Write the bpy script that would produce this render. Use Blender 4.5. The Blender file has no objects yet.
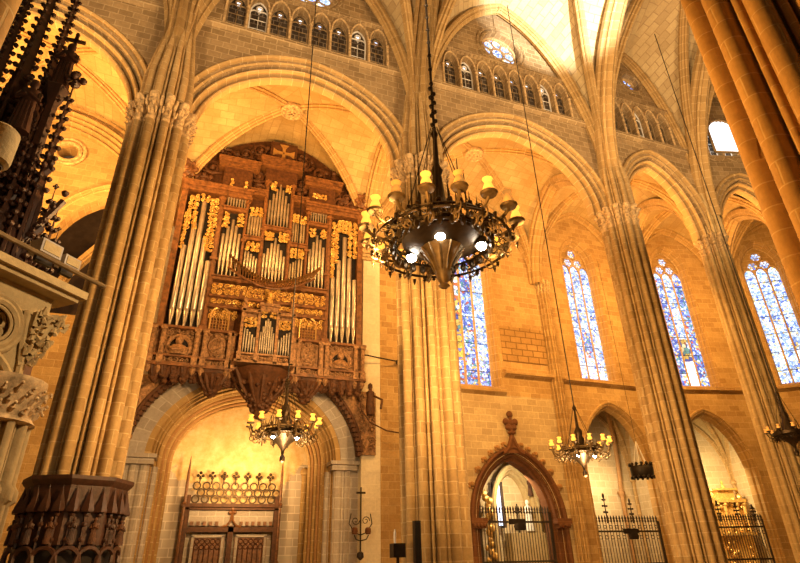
import bpy, math, random
from mathutils import Vector, Matrix
R = random.Random(7)
pi = math.pi
C = bpy.context.scene.collection
V = Vector

# ------------------------------------------------------------------ camera
def norm(a): return V(a).normalized()
F = 550.0
Zw = norm((-25, -1071, F)); Xw = norm((1645, (F*F-25*1645)/1071, F)); Yw = Zw.cross(Xw)
if Yw.z < 0: Yw = -Yw
# camera axes (image: x right, y down, z forward) written in the world frame
right = V((Xw.x, Yw.x, Zw.x)); up = -V((Xw.y, Yw.y, Zw.y)); back = -V((Xw.z, Yw.z, Zw.z))
right.normalize(); up = (up - right*up.dot(right)).normalized(); back = right.cross(up)
cam = bpy.data.cameras.new('camera'); co = bpy.data.objects.new('camera', cam); C.objects.link(co)
m = Matrix.Identity(4)
for i in range(3):
    m[i][0] = right[i]; m[i][1] = up[i]; m[i][2] = back[i]
m[0][3], m[1][3], m[2][3] = 0, 0, 1.6
co.matrix_world = m
cam.sensor_width = 36; cam.lens = F/800*36; cam.clip_end = 200; cam.clip_start = .05
bpy.context.scene.camera = co

# ------------------------------------------------------------------ materials
def newmat(name):
    m = bpy.data.materials.new(name); m.use_nodes = True
    nt = m.node_tree; nt.nodes.clear()
    out = nt.nodes.new('ShaderNodeOutputMaterial'); b = nt.nodes.new('ShaderNodeBsdfPrincipled')
    nt.links.new(b.outputs[0], out.inputs[0]); return m, nt, b, out
def noise(nt, scale, detail=4, coord=None, rough=.6):
    n = nt.nodes.new('ShaderNodeTexNoise'); n.inputs['Scale'].default_value = scale
    n.inputs['Detail'].default_value = detail; n.inputs['Roughness'].default_value = rough
    if coord: nt.links.new(coord, n.inputs['Vector'])
    return n
def ramp(nt, fac, stops, const=False):
    r = nt.nodes.new('ShaderNodeValToRGB'); e = r.color_ramp.elements
    while len(e) < len(stops): e.new(.5)
    for i, (p, c) in enumerate(stops):
        e[i].position = p; e[i].color = (*c, 1) if len(c) == 3 else c
    if const: r.color_ramp.interpolation = 'CONSTANT'
    nt.links.new(fac, r.inputs[0]); return r
def mix(nt, fac, a, b, mode='MIX'):
    x = nt.nodes.new('ShaderNodeMix'); x.data_type = 'RGBA'; x.blend_type = mode
    if isinstance(fac, float): x.inputs[0].default_value = fac
    else: nt.links.new(fac, x.inputs[0])
    for s, v in ((6, a), (7, b)):
        if isinstance(v, tuple): x.inputs[s].default_value = (*v, 1)
        else: nt.links.new(v, x.inputs[s])
    return x.outputs[2]
def stone(name, c1, c2, mortar, bw=.62, bh=.36, ms=.02, var=.5, bump=.35, stain=(.35, .25, .15), stainamt=.35):
    g = lambda c: (c[0], c[1]*.985, c[2]*(.84 if name not in ('grey_arch_stone', 'dark_leaded_glass') else 1))
    c1, c2, mortar, stain = g(c1), g(c2), g(mortar), g(stain)
    mortar = tuple(.8*m+.2*k for m, k in zip(mortar, c1))
    m, nt, b, out = newmat(name)
    uv = nt.nodes.new('ShaderNodeUVMap').outputs[0]
    geo = nt.nodes.new('ShaderNodeNewGeometry').outputs['Position']
    # slightly warp the joints so that the courses look hand laid
    wn = noise(nt, 1.3, 2, geo); wm = nt.nodes.new('ShaderNodeVectorMath'); wm.operation = 'MULTIPLY_ADD'
    nt.links.new(wn.outputs['Color'], wm.inputs[0]); wm.inputs[1].default_value = (.05, .035, 0)
    nt.links.new(uv, wm.inputs[2])
    br = nt.nodes.new('ShaderNodeTexBrick'); nt.links.new(wm.outputs[0], br.inputs['Vector'])
    br.inputs['Scale'].default_value = 1; br.inputs['Brick Width'].default_value = bw
    br.inputs['Row Height'].default_value = bh; br.inputs['Mortar Size'].default_value = ms
    br.inputs['Mortar Smooth'].default_value = .3; br.inputs['Bias'].default_value = 0
    br.offset = .5; br.squash = 1
    br.inputs['Color1'].default_value = (*c1, 1); br.inputs['Color2'].default_value = (*c2, 1)
    br.inputs['Mortar'].default_value = (*mortar, 1)
    n1 = noise(nt, .55, 5, geo); r1 = ramp(nt, n1.outputs[0], [(.38, (0, 0, 0)), (.68, (1, 1, 1))])
    mm = nt.nodes.new('ShaderNodeMath'); mm.operation = 'MULTIPLY'; nt.links.new(r1.outputs[0], mm.inputs[0]); mm.inputs[1].default_value = stainamt
    c = mix(nt, mm.outputs[0], br.outputs['Color'], stain, 'MIX')
    n2 = noise(nt, 9, 6, geo, .7); r2 = ramp(nt, n2.outputs[0], [(.25, (1-var*.55,)*3), (.75, (1+0*var,)*3)])
    c = mix(nt, 1.0, c, r2.outputs[0], 'MULTIPLY')
    nt.links.new(c, b.inputs['Base Color']); b.inputs['Roughness'].default_value = .85
    b.inputs['Specular IOR Level'].default_value = .2
    bp = nt.nodes.new('ShaderNodeBump'); bp.inputs['Strength'].default_value = bump; bp.inputs['Distance'].default_value = .03
    ad = nt.nodes.new('ShaderNodeMath'); ad.operation = 'SUBTRACT'
    nt.links.new(n2.outputs[0], ad.inputs[0]); nt.links.new(br.outputs['Fac'], ad.inputs[1])
    nt.links.new(ad.outputs[0], bp.inputs['Height']); nt.links.new(bp.outputs[0], b.inputs['Normal'])
    return m
def plain(name, col, rough=.6, metal=0, nsc=6, namt=.35, spec=.4, bump=0):
    m, nt, b, out = newmat(name)
    geo = nt.nodes.new('ShaderNodeTexCoord').outputs['Object']
    n = noise(nt, nsc, 5, geo)
    r = ramp(nt, n.outputs[0], [(.3, tuple(x*(1-namt) for x in col)), (.7, tuple(min(1, x*(1+namt*.5)) for x in col))])
    nt.links.new(r.outputs[0], b.inputs['Base Color'])
    b.inputs['Roughness'].default_value = rough; b.inputs['Metallic'].default_value = metal
    b.inputs['Specular IOR Level'].default_value = spec
    if bump:
        bp = nt.nodes.new('ShaderNodeBump'); bp.inputs['Strength'].default_value = bump; bp.inputs['Distance'].default_value = .03
        nt.links.new(n.outputs[0], bp.inputs['Height']); nt.links.new(bp.outputs[0], b.inputs['Normal'])
    return m
def emit(name, col, s):
    m, nt, b, out = newmat(name)
    b.inputs['Base Color'].default_value = (*col, 1)
    b.inputs['Emission Color'].default_value = (*col, 1); b.inputs['Emission Strength'].default_value = s
    return m
def stained(name, stops, strength, sc=7.5, lead=.06, cw=.22, ch=.3):
    """daylight behind leaded coloured glass: small quarries inside a lead grid"""
    m, nt, b, out = newmat(name)
    uv = nt.nodes.new('ShaderNodeUVMap').outputs[0]
    vo = nt.nodes.new('ShaderNodeTexVoronoi'); vo.inputs['Scale'].default_value = sc; nt.links.new(uv, vo.inputs['Vector'])
    sp = nt.nodes.new('ShaderNodeSeparateColor'); nt.links.new(vo.outputs['Color'], sp.inputs[0])
    r = ramp(nt, sp.outputs[0], stops, True)
    ve = nt.nodes.new('ShaderNodeTexVoronoi'); ve.feature = 'DISTANCE_TO_EDGE'; ve.inputs['Scale'].default_value = sc; nt.links.new(uv, ve.inputs['Vector'])
    er = ramp(nt, ve.outputs['Distance'], [(0, (0.02, .02, .03)), (lead, (1, 1, 1))])
    c = mix(nt, 1.0, r.outputs[0], er.outputs[0], 'MULTIPLY')
    n = noise(nt, 1.2, 3, uv); nr = ramp(nt, n.outputs[0], [(.3, (.45, .45, .5)), (.7, (1.2, 1.2, 1.2))])
    c = mix(nt, 1.0, c, nr.outputs[0], 'MULTIPLY')
    b.inputs['Base Color'].default_value = (.02, .02, .03, 1); b.inputs['Roughness'].default_value = .3
    nt.links.new(c, b.inputs['Emission Color']); b.inputs['Emission Strength'].default_value = strength
    return m
M = {}
M['pier'] = stone('pier_stone', (.50, .34, .17), (.36, .235, .115), (.60, .45, .27), .40, .33, .014, .55, .4, (.26, .16, .07), .5)
M['pierpale'] = stone('pale_pier_stone', (.62, .47, .27), (.50, .36, .19), (.70, .54, .34), .40, .33, .012, .5, .4, (.34, .22, .10), .4)
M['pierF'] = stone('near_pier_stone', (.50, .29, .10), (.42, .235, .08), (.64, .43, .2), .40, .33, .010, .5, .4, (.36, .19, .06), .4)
M['wall'] = stone('aisle_wall_stone', (.60, .41, .20), (.40, .25, .115), (.66, .48, .26), .58, .31, .014, .55, .5, (.34, .20, .08), .65)
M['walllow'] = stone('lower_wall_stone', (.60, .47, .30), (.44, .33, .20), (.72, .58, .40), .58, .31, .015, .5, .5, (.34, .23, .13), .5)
M['wallpale'] = stone('pale_wall_stone', (.62, .50, .34), (.52, .40, .26), (.74, .62, .46), .62, .36, .018, .4, .4, (.44, .33, .2), .4)
M['clere'] = stone('upper_wall_stone', (.42, .29, .165), (.27, .18, .095), (.54, .40, .25), .48, .29, .022, .55, .5, (.2, .13, .08), .5)
M['web'] = stone('vault_web_stone', (.60, .45, .25), (.47, .33, .165), (.36, .24, .11), .62, .36, .016, .45, .35, (.40, .25, .10), .7)
M['webhi'] = stone('nave_vault_stone', (.60, .47, .30), (.45, .33, .20), (.30, .20, .12), .62, .36, .022, .4, .3, (.40, .28, .15), .45)
M['rib'] = stone('rib_stone', (.50, .33, .155), (.38, .245, .11), (.66, .49, .29), 3.0, .42, .016, .4, .2, (.36, .22, .1), .35)
M['grey'] = stone('grey_arch_stone', (.48, .43, .36), (.38, .33, .27), (.62, .56, .47), .7, .40, .022, .5, .4, (.28, .23, .17), .35)
M['red'] = stone('reddish_portal_stone', (.19, .08, .035), (.14, .058, .026), (.24, .12, .055), 2.0, .45, .012, .6, .3, (.12, .05, .03), .5)
M['redlt'] = stone('brown_rib_stone', (.42, .24, .11), (.36, .20, .09), (.5, .32, .17), 2.0, .45, .012, .5, .3, (.25, .12, .05), .4)
M['cream'] = stone('carved_cream_stone', (.56, .43, .25), (.50, .38, .21), (.55, .42, .25), 3, 1.5, .004, .6, .5, (.30, .19, .08), .6)
M['carve'] = plain('carved_capital_stone', (.55, .38, .19), .85, 0, 9, .6, .2, .5)
M['floor'] = stone('floor_slabs', (.45, .36, .26), (.38, .30, .21), (.3, .22, .15), .8, .8, .02)
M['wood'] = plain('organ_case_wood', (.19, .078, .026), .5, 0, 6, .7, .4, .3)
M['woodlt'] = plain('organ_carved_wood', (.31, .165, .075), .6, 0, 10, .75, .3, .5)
M['wooddk'] = plain('organ_dark_wood', (.09, .034, .012), .6, 0, 7, .6, .3, .4)  # darker brown wood of the organ, door screen and small figures
M['woodblk'] = plain('old_dark_oak', (.05, .019, .009), .5, 0, 7, .5, .4, .4)
M['gild'] = plain('gilded_carving', (.72, .44, .12), .42, .55, 12, .5, .5, .4)
M['tin'] = plain('organ_pipe_tin', (.50, .43, .34), .36, .8, 3, .3)
M['tindk'] = plain('small_organ_pipe', (.42, .33, .22), .4, .7, 3, .3)
M['trump'] = plain('brass_trumpet', (.62, .38, .14), .4, .7, 5, .3)
M['iron'] = plain('black_iron', (.03, .022, .016), .5, .5, 8, .4)
M['ironw'] = plain('wrought_iron_gate', (.055, .04, .028), .5, .4, 8, .4)
M['brass'] = plain('old_brass', (.20, .13, .055), .55, .5, 8, .4)
M['brassdk'] = plain('dark_bronze', (.05, .03, .013), .45, .7, 8, .4)
M['void'] = plain('shade_dark_wall', (.05, .03, .02), .9, 0, 3, .4)  # near-black; the shade of deep passages is put into its colour
M['dark'] = plain('dark_cavity_shade', (.012, .008, .006), .9)  # near-black colour puts the shade of hollows onto solid grounds
M['whitestone'] = stone('whitish_pilaster_stone', (.80, .72, .62), (.72, .63, .52), (.82, .74, .64), .8, .5, .012, .4, .4, (.55, .45, .32), .35)
M['leadglass'] = stone('dark_leaded_glass', (.10, .08, .06), (.06, .045, .035), (.34, .28, .2), .30, .26, .022, .5, .2, (.05, .03, .02), .4)
M['plaster'] = None
M['bulb'] = emit('bright_bulb', (1, .93, .78), 60)
M['candle'] = emit('amber_lamp_glass', (1, .47, .06), 1.2)
M['candlelo'] = emit('dim_amber_glass', (.9, .42, .08), .35)
M['white'] = plain('white_and_daylight_paint', (.75, .72, .66), .5, 0, 3, .15)  # white things; also paints daylight onto the lit lancet frames
M['day'] = emit('daylit_frosted_glass', (.90, .94, 1.0), 1.6)
M['daylow'] = emit('blue_daylit_glass', (.55, .68, 1.0), 1.1)
B1, B2, B3 = (.10, .17, .62), (.30, .45, .95), (.62, .78, 1.0)
M['glassb'] = stained('blue_stained_glass', [(0, B1), (.28, B2), (.5, B3), (.66, (.9, .95, 1)), (.78, (.10, .35, .35)), (.86, (.95, .6, .15)), (.94, (.55, .12, .08))], 1.45, 9, .09)
M['glassw'] = stained('pale_stained_glass', [(0, B2), (.15, (.55, .7, 1)), (.4, (.85, .92, 1)), (.74, B1), (.82, (.95, .7, .25)), (.92, (.2, .35, .75))], 1.75, 9, .09)
M['glassf'] = stained('figure_stained_glass', [(0, (.10, .12, .40)), (.2, (.9, .55, .12)), (.42, (1, .85, .45)), (.6, (.85, .9, 1)), (.74, (.55, .14, .05)), (.85, (.15, .35, .3))], 1.3, 4.5)
M['glassg'] = stained('gold_panel_glass', [(0, (.95, .62, .10)), (.6, (.85, .45, .06)), (.85, (.2, .2, .5))], 1.2, 7)
def plaster():
    m, nt, b, out = newmat('peeling_plaster')
    uv = nt.nodes.new('ShaderNodeUVMap').outputs[0]
    br = nt.nodes.new('ShaderNodeTexBrick'); nt.links.new(uv, br.inputs['Vector'])
    br.inputs['Scale'].default_value = 1; br.inputs['Brick Width'].default_value = .6; br.inputs['Row Height'].default_value = .34
    br.inputs['Mortar Size'].default_value = .02
    br.inputs['Color1'].default_value = (.55, .47, .36, 1); br.inputs['Color2'].default_value = (.42, .34, .25, 1); br.inputs['Mortar'].default_value = (.68, .60, .48, 1)
    n = noise(nt, .9, 6, uv, .65); sx = nt.nodes.new('ShaderNodeSeparateXYZ'); nt.links.new(uv, sx.inputs[0])
    # plaster survives above about head height and in the middle of the wall
    a = nt.nodes.new('ShaderNodeMath'); a.operation = 'SUBTRACT'; nt.links.new(sx.outputs[0], a.inputs[0]); a.inputs[1].default_value = 2.1
    ab = nt.nodes.new('ShaderNodeMath'); ab.operation = 'ABSOLUTE'; nt.links.new(a.outputs[0], ab.inputs[0])
    t = nt.nodes.new('ShaderNodeMath'); t.operation = 'MULTIPLY_ADD'; nt.links.new(ab.outputs[0], t.inputs[0]); t.inputs[1].default_value = -1.0; nt.links.new(sx.outputs[1], t.inputs[2])
    u = nt.nodes.new('ShaderNodeMath'); u.operation = 'MULTIPLY_ADD'; nt.links.new(n.outputs[0], u.inputs[0]); u.inputs[1].default_value = 4.0; nt.links.new(t.outputs[0], u.inputs[2])
    mr = nt.nodes.new('ShaderNodeMapRange'); nt.links.new(u.outputs[0], mr.inputs[0]); mr.inputs[1].default_value = 4.75; mr.inputs[2].default_value = 4.9
    n2 = noise(nt, 2.2, 7, uv, .75); r2 = ramp(nt, n2.outputs[0], [(.35, (.66, .43, .16)), (.55, (.80, .60, .30)), (.7, (.86, .72, .46))])
    c = mix(nt, mr.outputs[0], br.outputs['Color'], r2.outputs[0])
    nt.links.new(c, b.inputs['Base Color']); b.inputs['Roughness'].default_value = .9
    return m
M['plaster'] = plaster()

# ------------------------------------------------------------------ mesh builder
class MB:
    def __init__(s): s.v = []; s.f = []; s.uv = []
    def add(s, vs, fs, uvs=None):
        o = len(s.v); s.v += [tuple(p) for p in vs]
        for i, f in enumerate(fs):
            s.f.append(tuple(o+k for k in f)); s.uv.append(uvs[i] if uvs else None)
        return s
    def quad(s, a, b, c, d, uv=None): return s.add([a, b, c, d], [(0, 1, 2, 3)], [uv] if uv else None)
    def box(s, c, d, rz=0, T=None):
        x, y, z = (k/2 for k in d); ca, sa = math.cos(rz), math.sin(rz)
        vs = []
        for i in (-1, 1):
            for j in (-1, 1):
                for k in (-1, 1):
                    px, py = i*x, j*y
                    p = (c[0]+px*ca-py*sa, c[1]+px*sa+py*ca, c[2]+k*z)
                    vs.append(T(*p) if T else p)
        return s.add(vs, [(0, 1, 3, 2), (4, 6, 7, 5), (0, 4, 5, 1), (2, 3, 7, 6), (0, 2, 6, 4), (1, 5, 7, 3)])
    def grid(s, rows, closed=False, uvf=None):
        n = len(rows[0]); vs = [p for r in rows for p in r]; fs = []; uvs = []
        for i in range(len(rows)-1):
            for j in range(n if closed else n-1):
                k = (j+1) % n
                fs.append((i*n+j, i*n+k, (i+1)*n+k, (i+1)*n+j))
                if uvf: uvs.append((uvf(i, j), uvf(i, j+1), uvf(i+1, j+1), uvf(i+1, j)))
        return s.add(vs, fs, uvs if uvf else None)
    def cap(s, ring):
        if len(ring) < 40: return s.add(ring, [tuple(range(len(ring)))])
        c = sum((V(p) for p in ring), V((0, 0, 0)))/len(ring); n = len(ring)
        return s.add(list(ring)+[tuple(c)], [(i, (i+1) % n, n) for i in range(n)])
    def tube(s, path, r, n=6, caps=True):
        path = [V(p) for p in path]; L = len(path)
        rs = r if isinstance(r, (list, tuple)) else [r]*L
        rows = []; u = None
        for i, p in enumerate(path):
            t = (path[min(i+1, L-1)]-path[max(i-1, 0)])
            t = t.normalized() if t.length > 1e-9 else V((0, 0, 1))
            if u is None:
                u = t.cross(V((0, 0, 1)))
                if u.length < .1: u = t.cross(V((0, 1, 0)))
            else: u = u - t*u.dot(t)
            u = u.normalized(); w = t.cross(u)
            rows.append([p+(u*math.cos(2*pi*k/n)+w*math.sin(2*pi*k/n))*rs[i] for k in range(n)])
        s.grid(rows, True)
        if caps: s.cap(rows[0][::-1]); s.cap(rows[-1])
        return s
    def lathe(s, prof, c=(0, 0, 0), n=12, caps=True, sx=1, sy=1, T=None):
        rows = []
        for r, z in prof:
            row = [(c[0]+r*sx*math.cos(2*pi*k/n), c[1]+r*sy*math.sin(2*pi*k/n), c[2]+z) for k in range(n)]
            rows.append([T(*p) for p in row] if T else row)
        s.grid(rows, True)
        if caps: s.cap(rows[0][::-1]); s.cap(rows[-1])
        return s
    def blob(s, c, r, n=7, sx=1, sy=1, sz=1):
        k = 5
        return s.lathe([(r*math.sin(pi*(i+.25)/(k+.5)), -r*sz*math.cos(pi*(i+.25)/(k+.5))) for i in range(k+1)], c, n, True, sx, sy)
    def torus(s, c, Rr, r, ax='y', n=18, m=6, a0=0, a1=2*pi, T=None):
        pts = []
        for i in range(n+1):
            a = a0+(a1-a0)*i/n; x, z = Rr*math.cos(a), Rr*math.sin(a)
            p = {'y': (c[0]+x, c[1], c[2]+z), 'z': (c[0]+x, c[1]+z, c[2]), 'x': (c[0], c[1]+x, c[2]+z)}[ax]
            pts.append(T(*p) if T else p)
        return s.tube(pts, r, m, False)
    def sweep(s, path, prof, lat, centre, sign=1):
        """prof: (lateral, radial) points; radial points away from centre in the plane normal to lat"""
        path = [V(p) for p in path]; L = len(path); lat = V(lat).normalized(); centre = V(centre)
        plen = [0]
        for a, b in zip(prof, prof[1:]): plen.append(plen[-1]+math.dist(a, b))
        vl = [0]
        for a, b in zip(path, path[1:]): vl.append(vl[-1]+(b-a).length)
        rows = []
        for i, p in enumerate(path):
            t1 = (path[min(i+1, L-1)]-path[max(i-1, 0)]).normalized()
            n = lat.cross(t1).normalized()
            if n.dot(p-centre) < 0: n = -n
            rows.append([p+lat*a+n*b for a, b in prof])
        return s.grid(rows, False, lambda i, j: (plen[min(j, len(plen)-1)], vl[i]))
    def build(s, name, mat, parent=None, smooth=40, origin=None):
        me = bpy.data.meshes.new(name)
        if parent is not None: org = worldloc(parent)
        elif origin is not None: org = V(origin)
        elif s.v:
            xs, ys, zs = zip(*s.v); org = V(((min(xs)+max(xs))/2, (min(ys)+max(ys))/2, min(zs)))
        else: org = V((0, 0, 0))
        me.from_pydata([(p[0]-org.x, p[1]-org.y, p[2]-org.z) for p in s.v], [], s.f)
        uvl = me.uv_layers.new(name='UVMap').data
        li = 0; vv = [V(p) for p in s.v]
        for f, uv in zip(s.f, s.uv):
            if uv:
                for k in range(len(f)): uvl[li+k].uv = uv[k]
            else:
                nrm = V((0, 0, 0))
                for k in range(1, len(f)-1): nrm += (vv[f[k]]-vv[f[0]]).cross(vv[f[k+1]]-vv[f[0]])
                ax = max(range(3), key=lambda q: abs(nrm[q]))
                for k in range(len(f)):
                    p = vv[f[k]]
                    uvl[li+k].uv = (p.y, p.z) if ax == 0 else (p.x, p.z) if ax == 1 else (p.x, p.y)
            li += len(f)
        me.materials.append(M[mat] if isinstance(mat, str) else mat)
        o = bpy.data.objects.new(name, me); C.objects.link(o)
        if smooth:
            me.polygons.foreach_set('use_smooth', [True]*len(me.polygons)); me.set_sharp_from_angle(angle=math.radians(smooth))
        if parent is not None: o.parent = parent
        else: o.location = org
        return o
WL = {}
def worldloc(o):
    p = V((0, 0, 0))
    while o: p = p+V(o.location); o = o.parent
    return p
def tag(o, label, cat, group=None, kind=None):
    if label: o['label'] = label
    if cat: o['category'] = cat
    if group: o['group'] = group
    if kind: o['kind'] = kind
    return o
def struct(o, label=None, cat=None):
    o['kind'] = 'structure'
    if label: o['label'] = label
    if cat: o['category'] = cat
    return o
def empty(name, loc, label=None, cat=None, group=None, kind=None):
    o = bpy.data.objects.new(name, None); C.objects.link(o); o.location = loc; o.empty_display_size = .2
    return tag(o, label, cat, group, kind)
def copy_tree(o, parent=None):
    c = o.copy(); C.objects.link(c)
    if parent: c.parent = parent
    for ch in [x for x in bpy.data.objects if x.parent == o]: copy_tree(ch, c)
    return c

# ------------------------------------------------------------------ arches, walls, vaults
def ap(q, c=.25):
    q = min(1, abs(q)); return math.sqrt(max(0, (1+c)**2-(q+c)**2))/math.sqrt((1+c)**2-c*c)
def arch(xc, zs, hs, rise, c=.25, n=24, w=0):
    """pointed arch, offset outward by w"""
    P = []
    for i in range(n+1):
        q = -math.cos(pi*i/n); P.append((xc+q*(hs+w), zs+(rise+w)*ap(q, c)))
    return P
def T_plane(O, a, nrm):
    O = V((O[0], O[1], 0)); a = V((a[0], a[1], 0)).normalized(); nn = V((nrm[0], nrm[1], 0)).normalized()
    return lambda x, d, z: tuple(O+a*x+nn*d+V((0, 0, z)))
def TY(Y): return lambda x, d, z: (x, Y+d, z)
def op(xc, hs, z0, zs, rise, c=.25):
    return dict(x0=xc-hs, x1=xc+hs, bot=lambda x: z0, top=lambda x: zs+rise*ap((x-xc)/hs, c), z0=z0, zs=zs, n=14, xc=xc, hs=hs)
def opc(xc, zc, r):
    h = lambda x: math.sqrt(max(0, r*r-(x-xc)**2))
    return dict(x0=xc-r, x1=xc+r, bot=lambda x: zc-h(x), top=lambda x: zc+h(x), z0=None, zs=None, n=20, xc=xc, hs=r)
def wall(mb, T, x0, x1, z0, z1, ops, th, step=1.5, back=True):
    z1f = z1 if callable(z1) else (lambda x: z1)
    xs = {x0, x1}
    k = int((x1-x0)/step)
    if callable(z1): k = max(k, 24)
    for i in range(1, k): xs.add(x0+(x1-x0)*i/k)
    for o in ops:
        for i in range(o['n']+1):
            x = o['xc']-o['hs']*math.cos(pi*i/o['n'])
            if x0 < x < x1: xs.add(x)
    xs = sorted(xs)
    def q(xa, xb, la, lb, ha, hb):
        if ha-la < 1e-4 and hb-lb < 1e-4: return
        uv = [(xa, la), (xb, lb), (xb, hb), (xa, ha)]
        mb.add([T(xa, 0, la), T(xb, 0, lb), T(xb, 0, hb), T(xa, 0, ha)], [(0, 1, 2, 3)], [uv])
        if back: mb.add([T(xa, th, la), T(xa, th, ha), T(xb, th, hb), T(xb, th, lb)], [(0, 1, 2, 3)], [[uv[0], uv[3], uv[2], uv[1]]])
    for xa, xb in zip(xs, xs[1:]):
        if xb-xa < 1e-6: continue
        xm = (xa+xb)/2
        cov = sorted([o for o in ops if o['x0'] < xm < o['x1']], key=lambda o: o['bot'](xm))
        la = lb = z0
        for o in cov:
            q(xa, xb, la, lb, o['bot'](xa), o['bot'](xb)); la, lb = o['top'](xa), o['top'](xb)
        q(xa, xb, la, lb, z1f(xa), z1f(xb))
    for o in ops:
        pts = []
        n = 20
        up_ = [(o['xc']-o['hs']*math.cos(pi*i/n)) for i in range(n+1)]
        ring = [(x, o['top'](min(max(x, o['x0']), o['x1']))) for x in up_]
        if o['z0'] is not None: ring = [(o['x0'], o['z0'])]+ring+[(o['x1'], o['z0'])]+([(o['x0'], o['z0'])] if o['z0'] > z0+.01 else [])
        else: ring = ring+[(x, o['bot'](x)) for x in up_[::-1]]
        l = 0
        for a, b in zip(ring, ring[1:]):
            l2 = l+math.dist(a, b)
            mb.add([T(a[0], 0, a[1]), T(a[0], th, a[1]), T(b[0], th, b[1]), T(b[0], 0, b[1])], [(0, 1, 2, 3)], [[(0, l), (th, l), (th, l2), (0, l2)]])
            l = l2
    # top, ends
    for xa, xb in zip(xs, xs[1:]):
        mb.quad(T(xa, 0, z1f(xa)), T(xb, 0, z1f(xb)), T(xb, th, z1f(xb)), T(xa, th, z1f(xa)))
    mb.quad(T(x0, 0, z0), T(x0, 0, z1f(x0)), T(x0, th, z1f(x0)), T(x0, th, z0))
    mb.quad(T(x1, 0, z0), T(x1, th, z0), T(x1, th, z1f(x1)), T(x1, 0, z1f(x1)))
    return mb
ARCHI = [(.0, .88), (-.12, .87), (-.17, .80), (-.13, .72), (.06, .70), (.14, .66), (.10, .62), (.0, .60), (-.05, .54), (.0, .47), (.16, .46), (.30, .43), (.22, .39), (.12, .37), (.08, .30), (.13, .24), (.32, .23), (.46, .20), (.38, .16), (.30, .12), (.28, .06), (.34, .0), (.6, .0)]
def archivolt(mb, T, xc, zs, hs, rise, c, prof, z0=None, n=36, scale=1):
    P = arch(xc, zs, hs, rise, c, n)
    path = [V(T(x, 0, z)) for x, z in P]
    if z0 is not None: path = [V(T(P[0][0], 0, z0))]+path+[V(T(P[-1][0], 0, z0))]
    lat = V(T(0, 1, 0))-V(T(0, 0, 0))
    mb.sweep(path, [(a*scale, b*scale) for a, b in prof], lat, T(xc, 0, (z0 if z0 is not None else zs)-.0))
    return mb
RIB = [(-.19, .1), (-.19, -.05), (-.13, -.1), (-.15, -.17), (-.09, -.22), (-.05, -.2), (-.05, -.27), (0, -.32), (.05, -.27), (.05, -.2), (.09, -.22), (.15, -.17), (.13, -.1), (.19, -.05), (.19, .1)]
TRANS = [(-.42, .1), (-.42, -.08), (-.34, -.16), (-.28, -.12), (-.26, -.22), (-.30, -.28), (-.22, -.34), (-.15, -.30), (-.11, -.38), (0, -.46), (.11, -.38), (.15, -.30), (.22, -.34), (.30, -.28), (.26, -.22), (.28, -.12), (.34, -.16), (.42, -.08), (.42, .1)]
def vault(P, spring, apex, boss, web, tsides=(), wsides=(), rs=1.0, nm='ceiling', bossr=.5, cs=.25, cd=.12, skip=()):
    P = [V((x, y, 0)) for x, y in P]; Bp = sum(P, V((0, 0, 0)))/4
    root = empty(nm, (Bp.x, Bp.y, boss)); struct(root)
    def Dz(v): return spring+(boss-spring)*ap(v, cd)
    mb = MB(); n, mq = 14, 16
    for s in range(4):
        if s in skip: continue
        A, D = P[s], P[(s+1) % 4]; mid = (A+D)/2; hl = (D-A).length/2; dl = (mid-Bp).length
        rows = []
        for i in range(n+1):
            v = math.sin(pi/2*i/n); row = []
            for j in range(mq+1):
                q = -math.cos(pi*j/mq)
                Rz = boss+(apex[s]-boss)*v
                p = Bp+(mid-Bp)*v+(D-A)/2*q*v
                row.append((p.x, p.y, Dz(v)+(Rz-Dz(v))*ap(q, cs)))
            rows.append(row)
        mb.grid(rows, False, lambda i, j: (math.sin(pi/2*i/n)*dl, -math.cos(pi*j/mq)*hl*math.sin(pi/2*i/n)*1.3) if 0 else ((math.sin(pi/2*i/n))*dl, rows[i][j][2]*.6+hl*(-math.cos(pi*j/mq))*math.sin(pi/2*i/n)*.8*(1 if j < mq/2 else -1)))
    mb.build('web', web, root, 60)
    for a, b in ((0, 2), (1, 3)):
        path = []
        for k in range(29):
            t = -math.cos(pi*k/28); p = Bp+((P[b]-Bp) if t > 0 else (P[a]-Bp))*abs(t)
            path.append((p.x, p.y, Dz(abs(t))))
        mb = MB(); d = (P[b]-P[a]); lat = V((-d.y, d.x, 0))
        mb.sweep(path, [(x*rs, y*rs) for x, y in RIB], lat, (Bp.x, Bp.y, spring-3)); mb.build('rib', 'rib', root, 30)
    for s in tuple(tsides)+tuple(wsides):
        prof = TRANS if s in tsides else [(x*.55, y*.6) for x, y in TRANS]
        A, D = P[s], P[(s+1) % 4]; mid = (A+D)/2; path = []
        for k in range(31):
            q = -math.cos(pi*k/30); p = mid+(D-A)/2*q; path.append((p.x, p.y, spring+(apex[s]-spring)*ap(q, cs)))
        d = D-A; lat = V((-d.y, d.x, 0))
        MB().sweep(path, [(x*rs, y*rs) for x, y in prof], lat, (mid.x, mid.y, spring-1)).build('transverse_arch' if s in tsides else 'wall_rib', 'rib', root, 30)
    bm = MB(); z = boss-.32*rs
    bm.lathe([(bossr*.8, .25), (bossr, .1), (bossr, -.08), (bossr*.85, -.14), (bossr*.8, -.08), (.01, -.08)], (Bp.x, Bp.y, z), 20)
    bm.torus((Bp.x, Bp.y, z-.12), bossr*.45, .05, 'z'); bm.box((Bp.x, Bp.y, z-.12), (bossr*1.6, .09, .09)); bm.box((Bp.x, Bp.y, z-.12), (.09, bossr*1.6, .09))
    bm.build('boss', 'carve', root)
    return root

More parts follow.
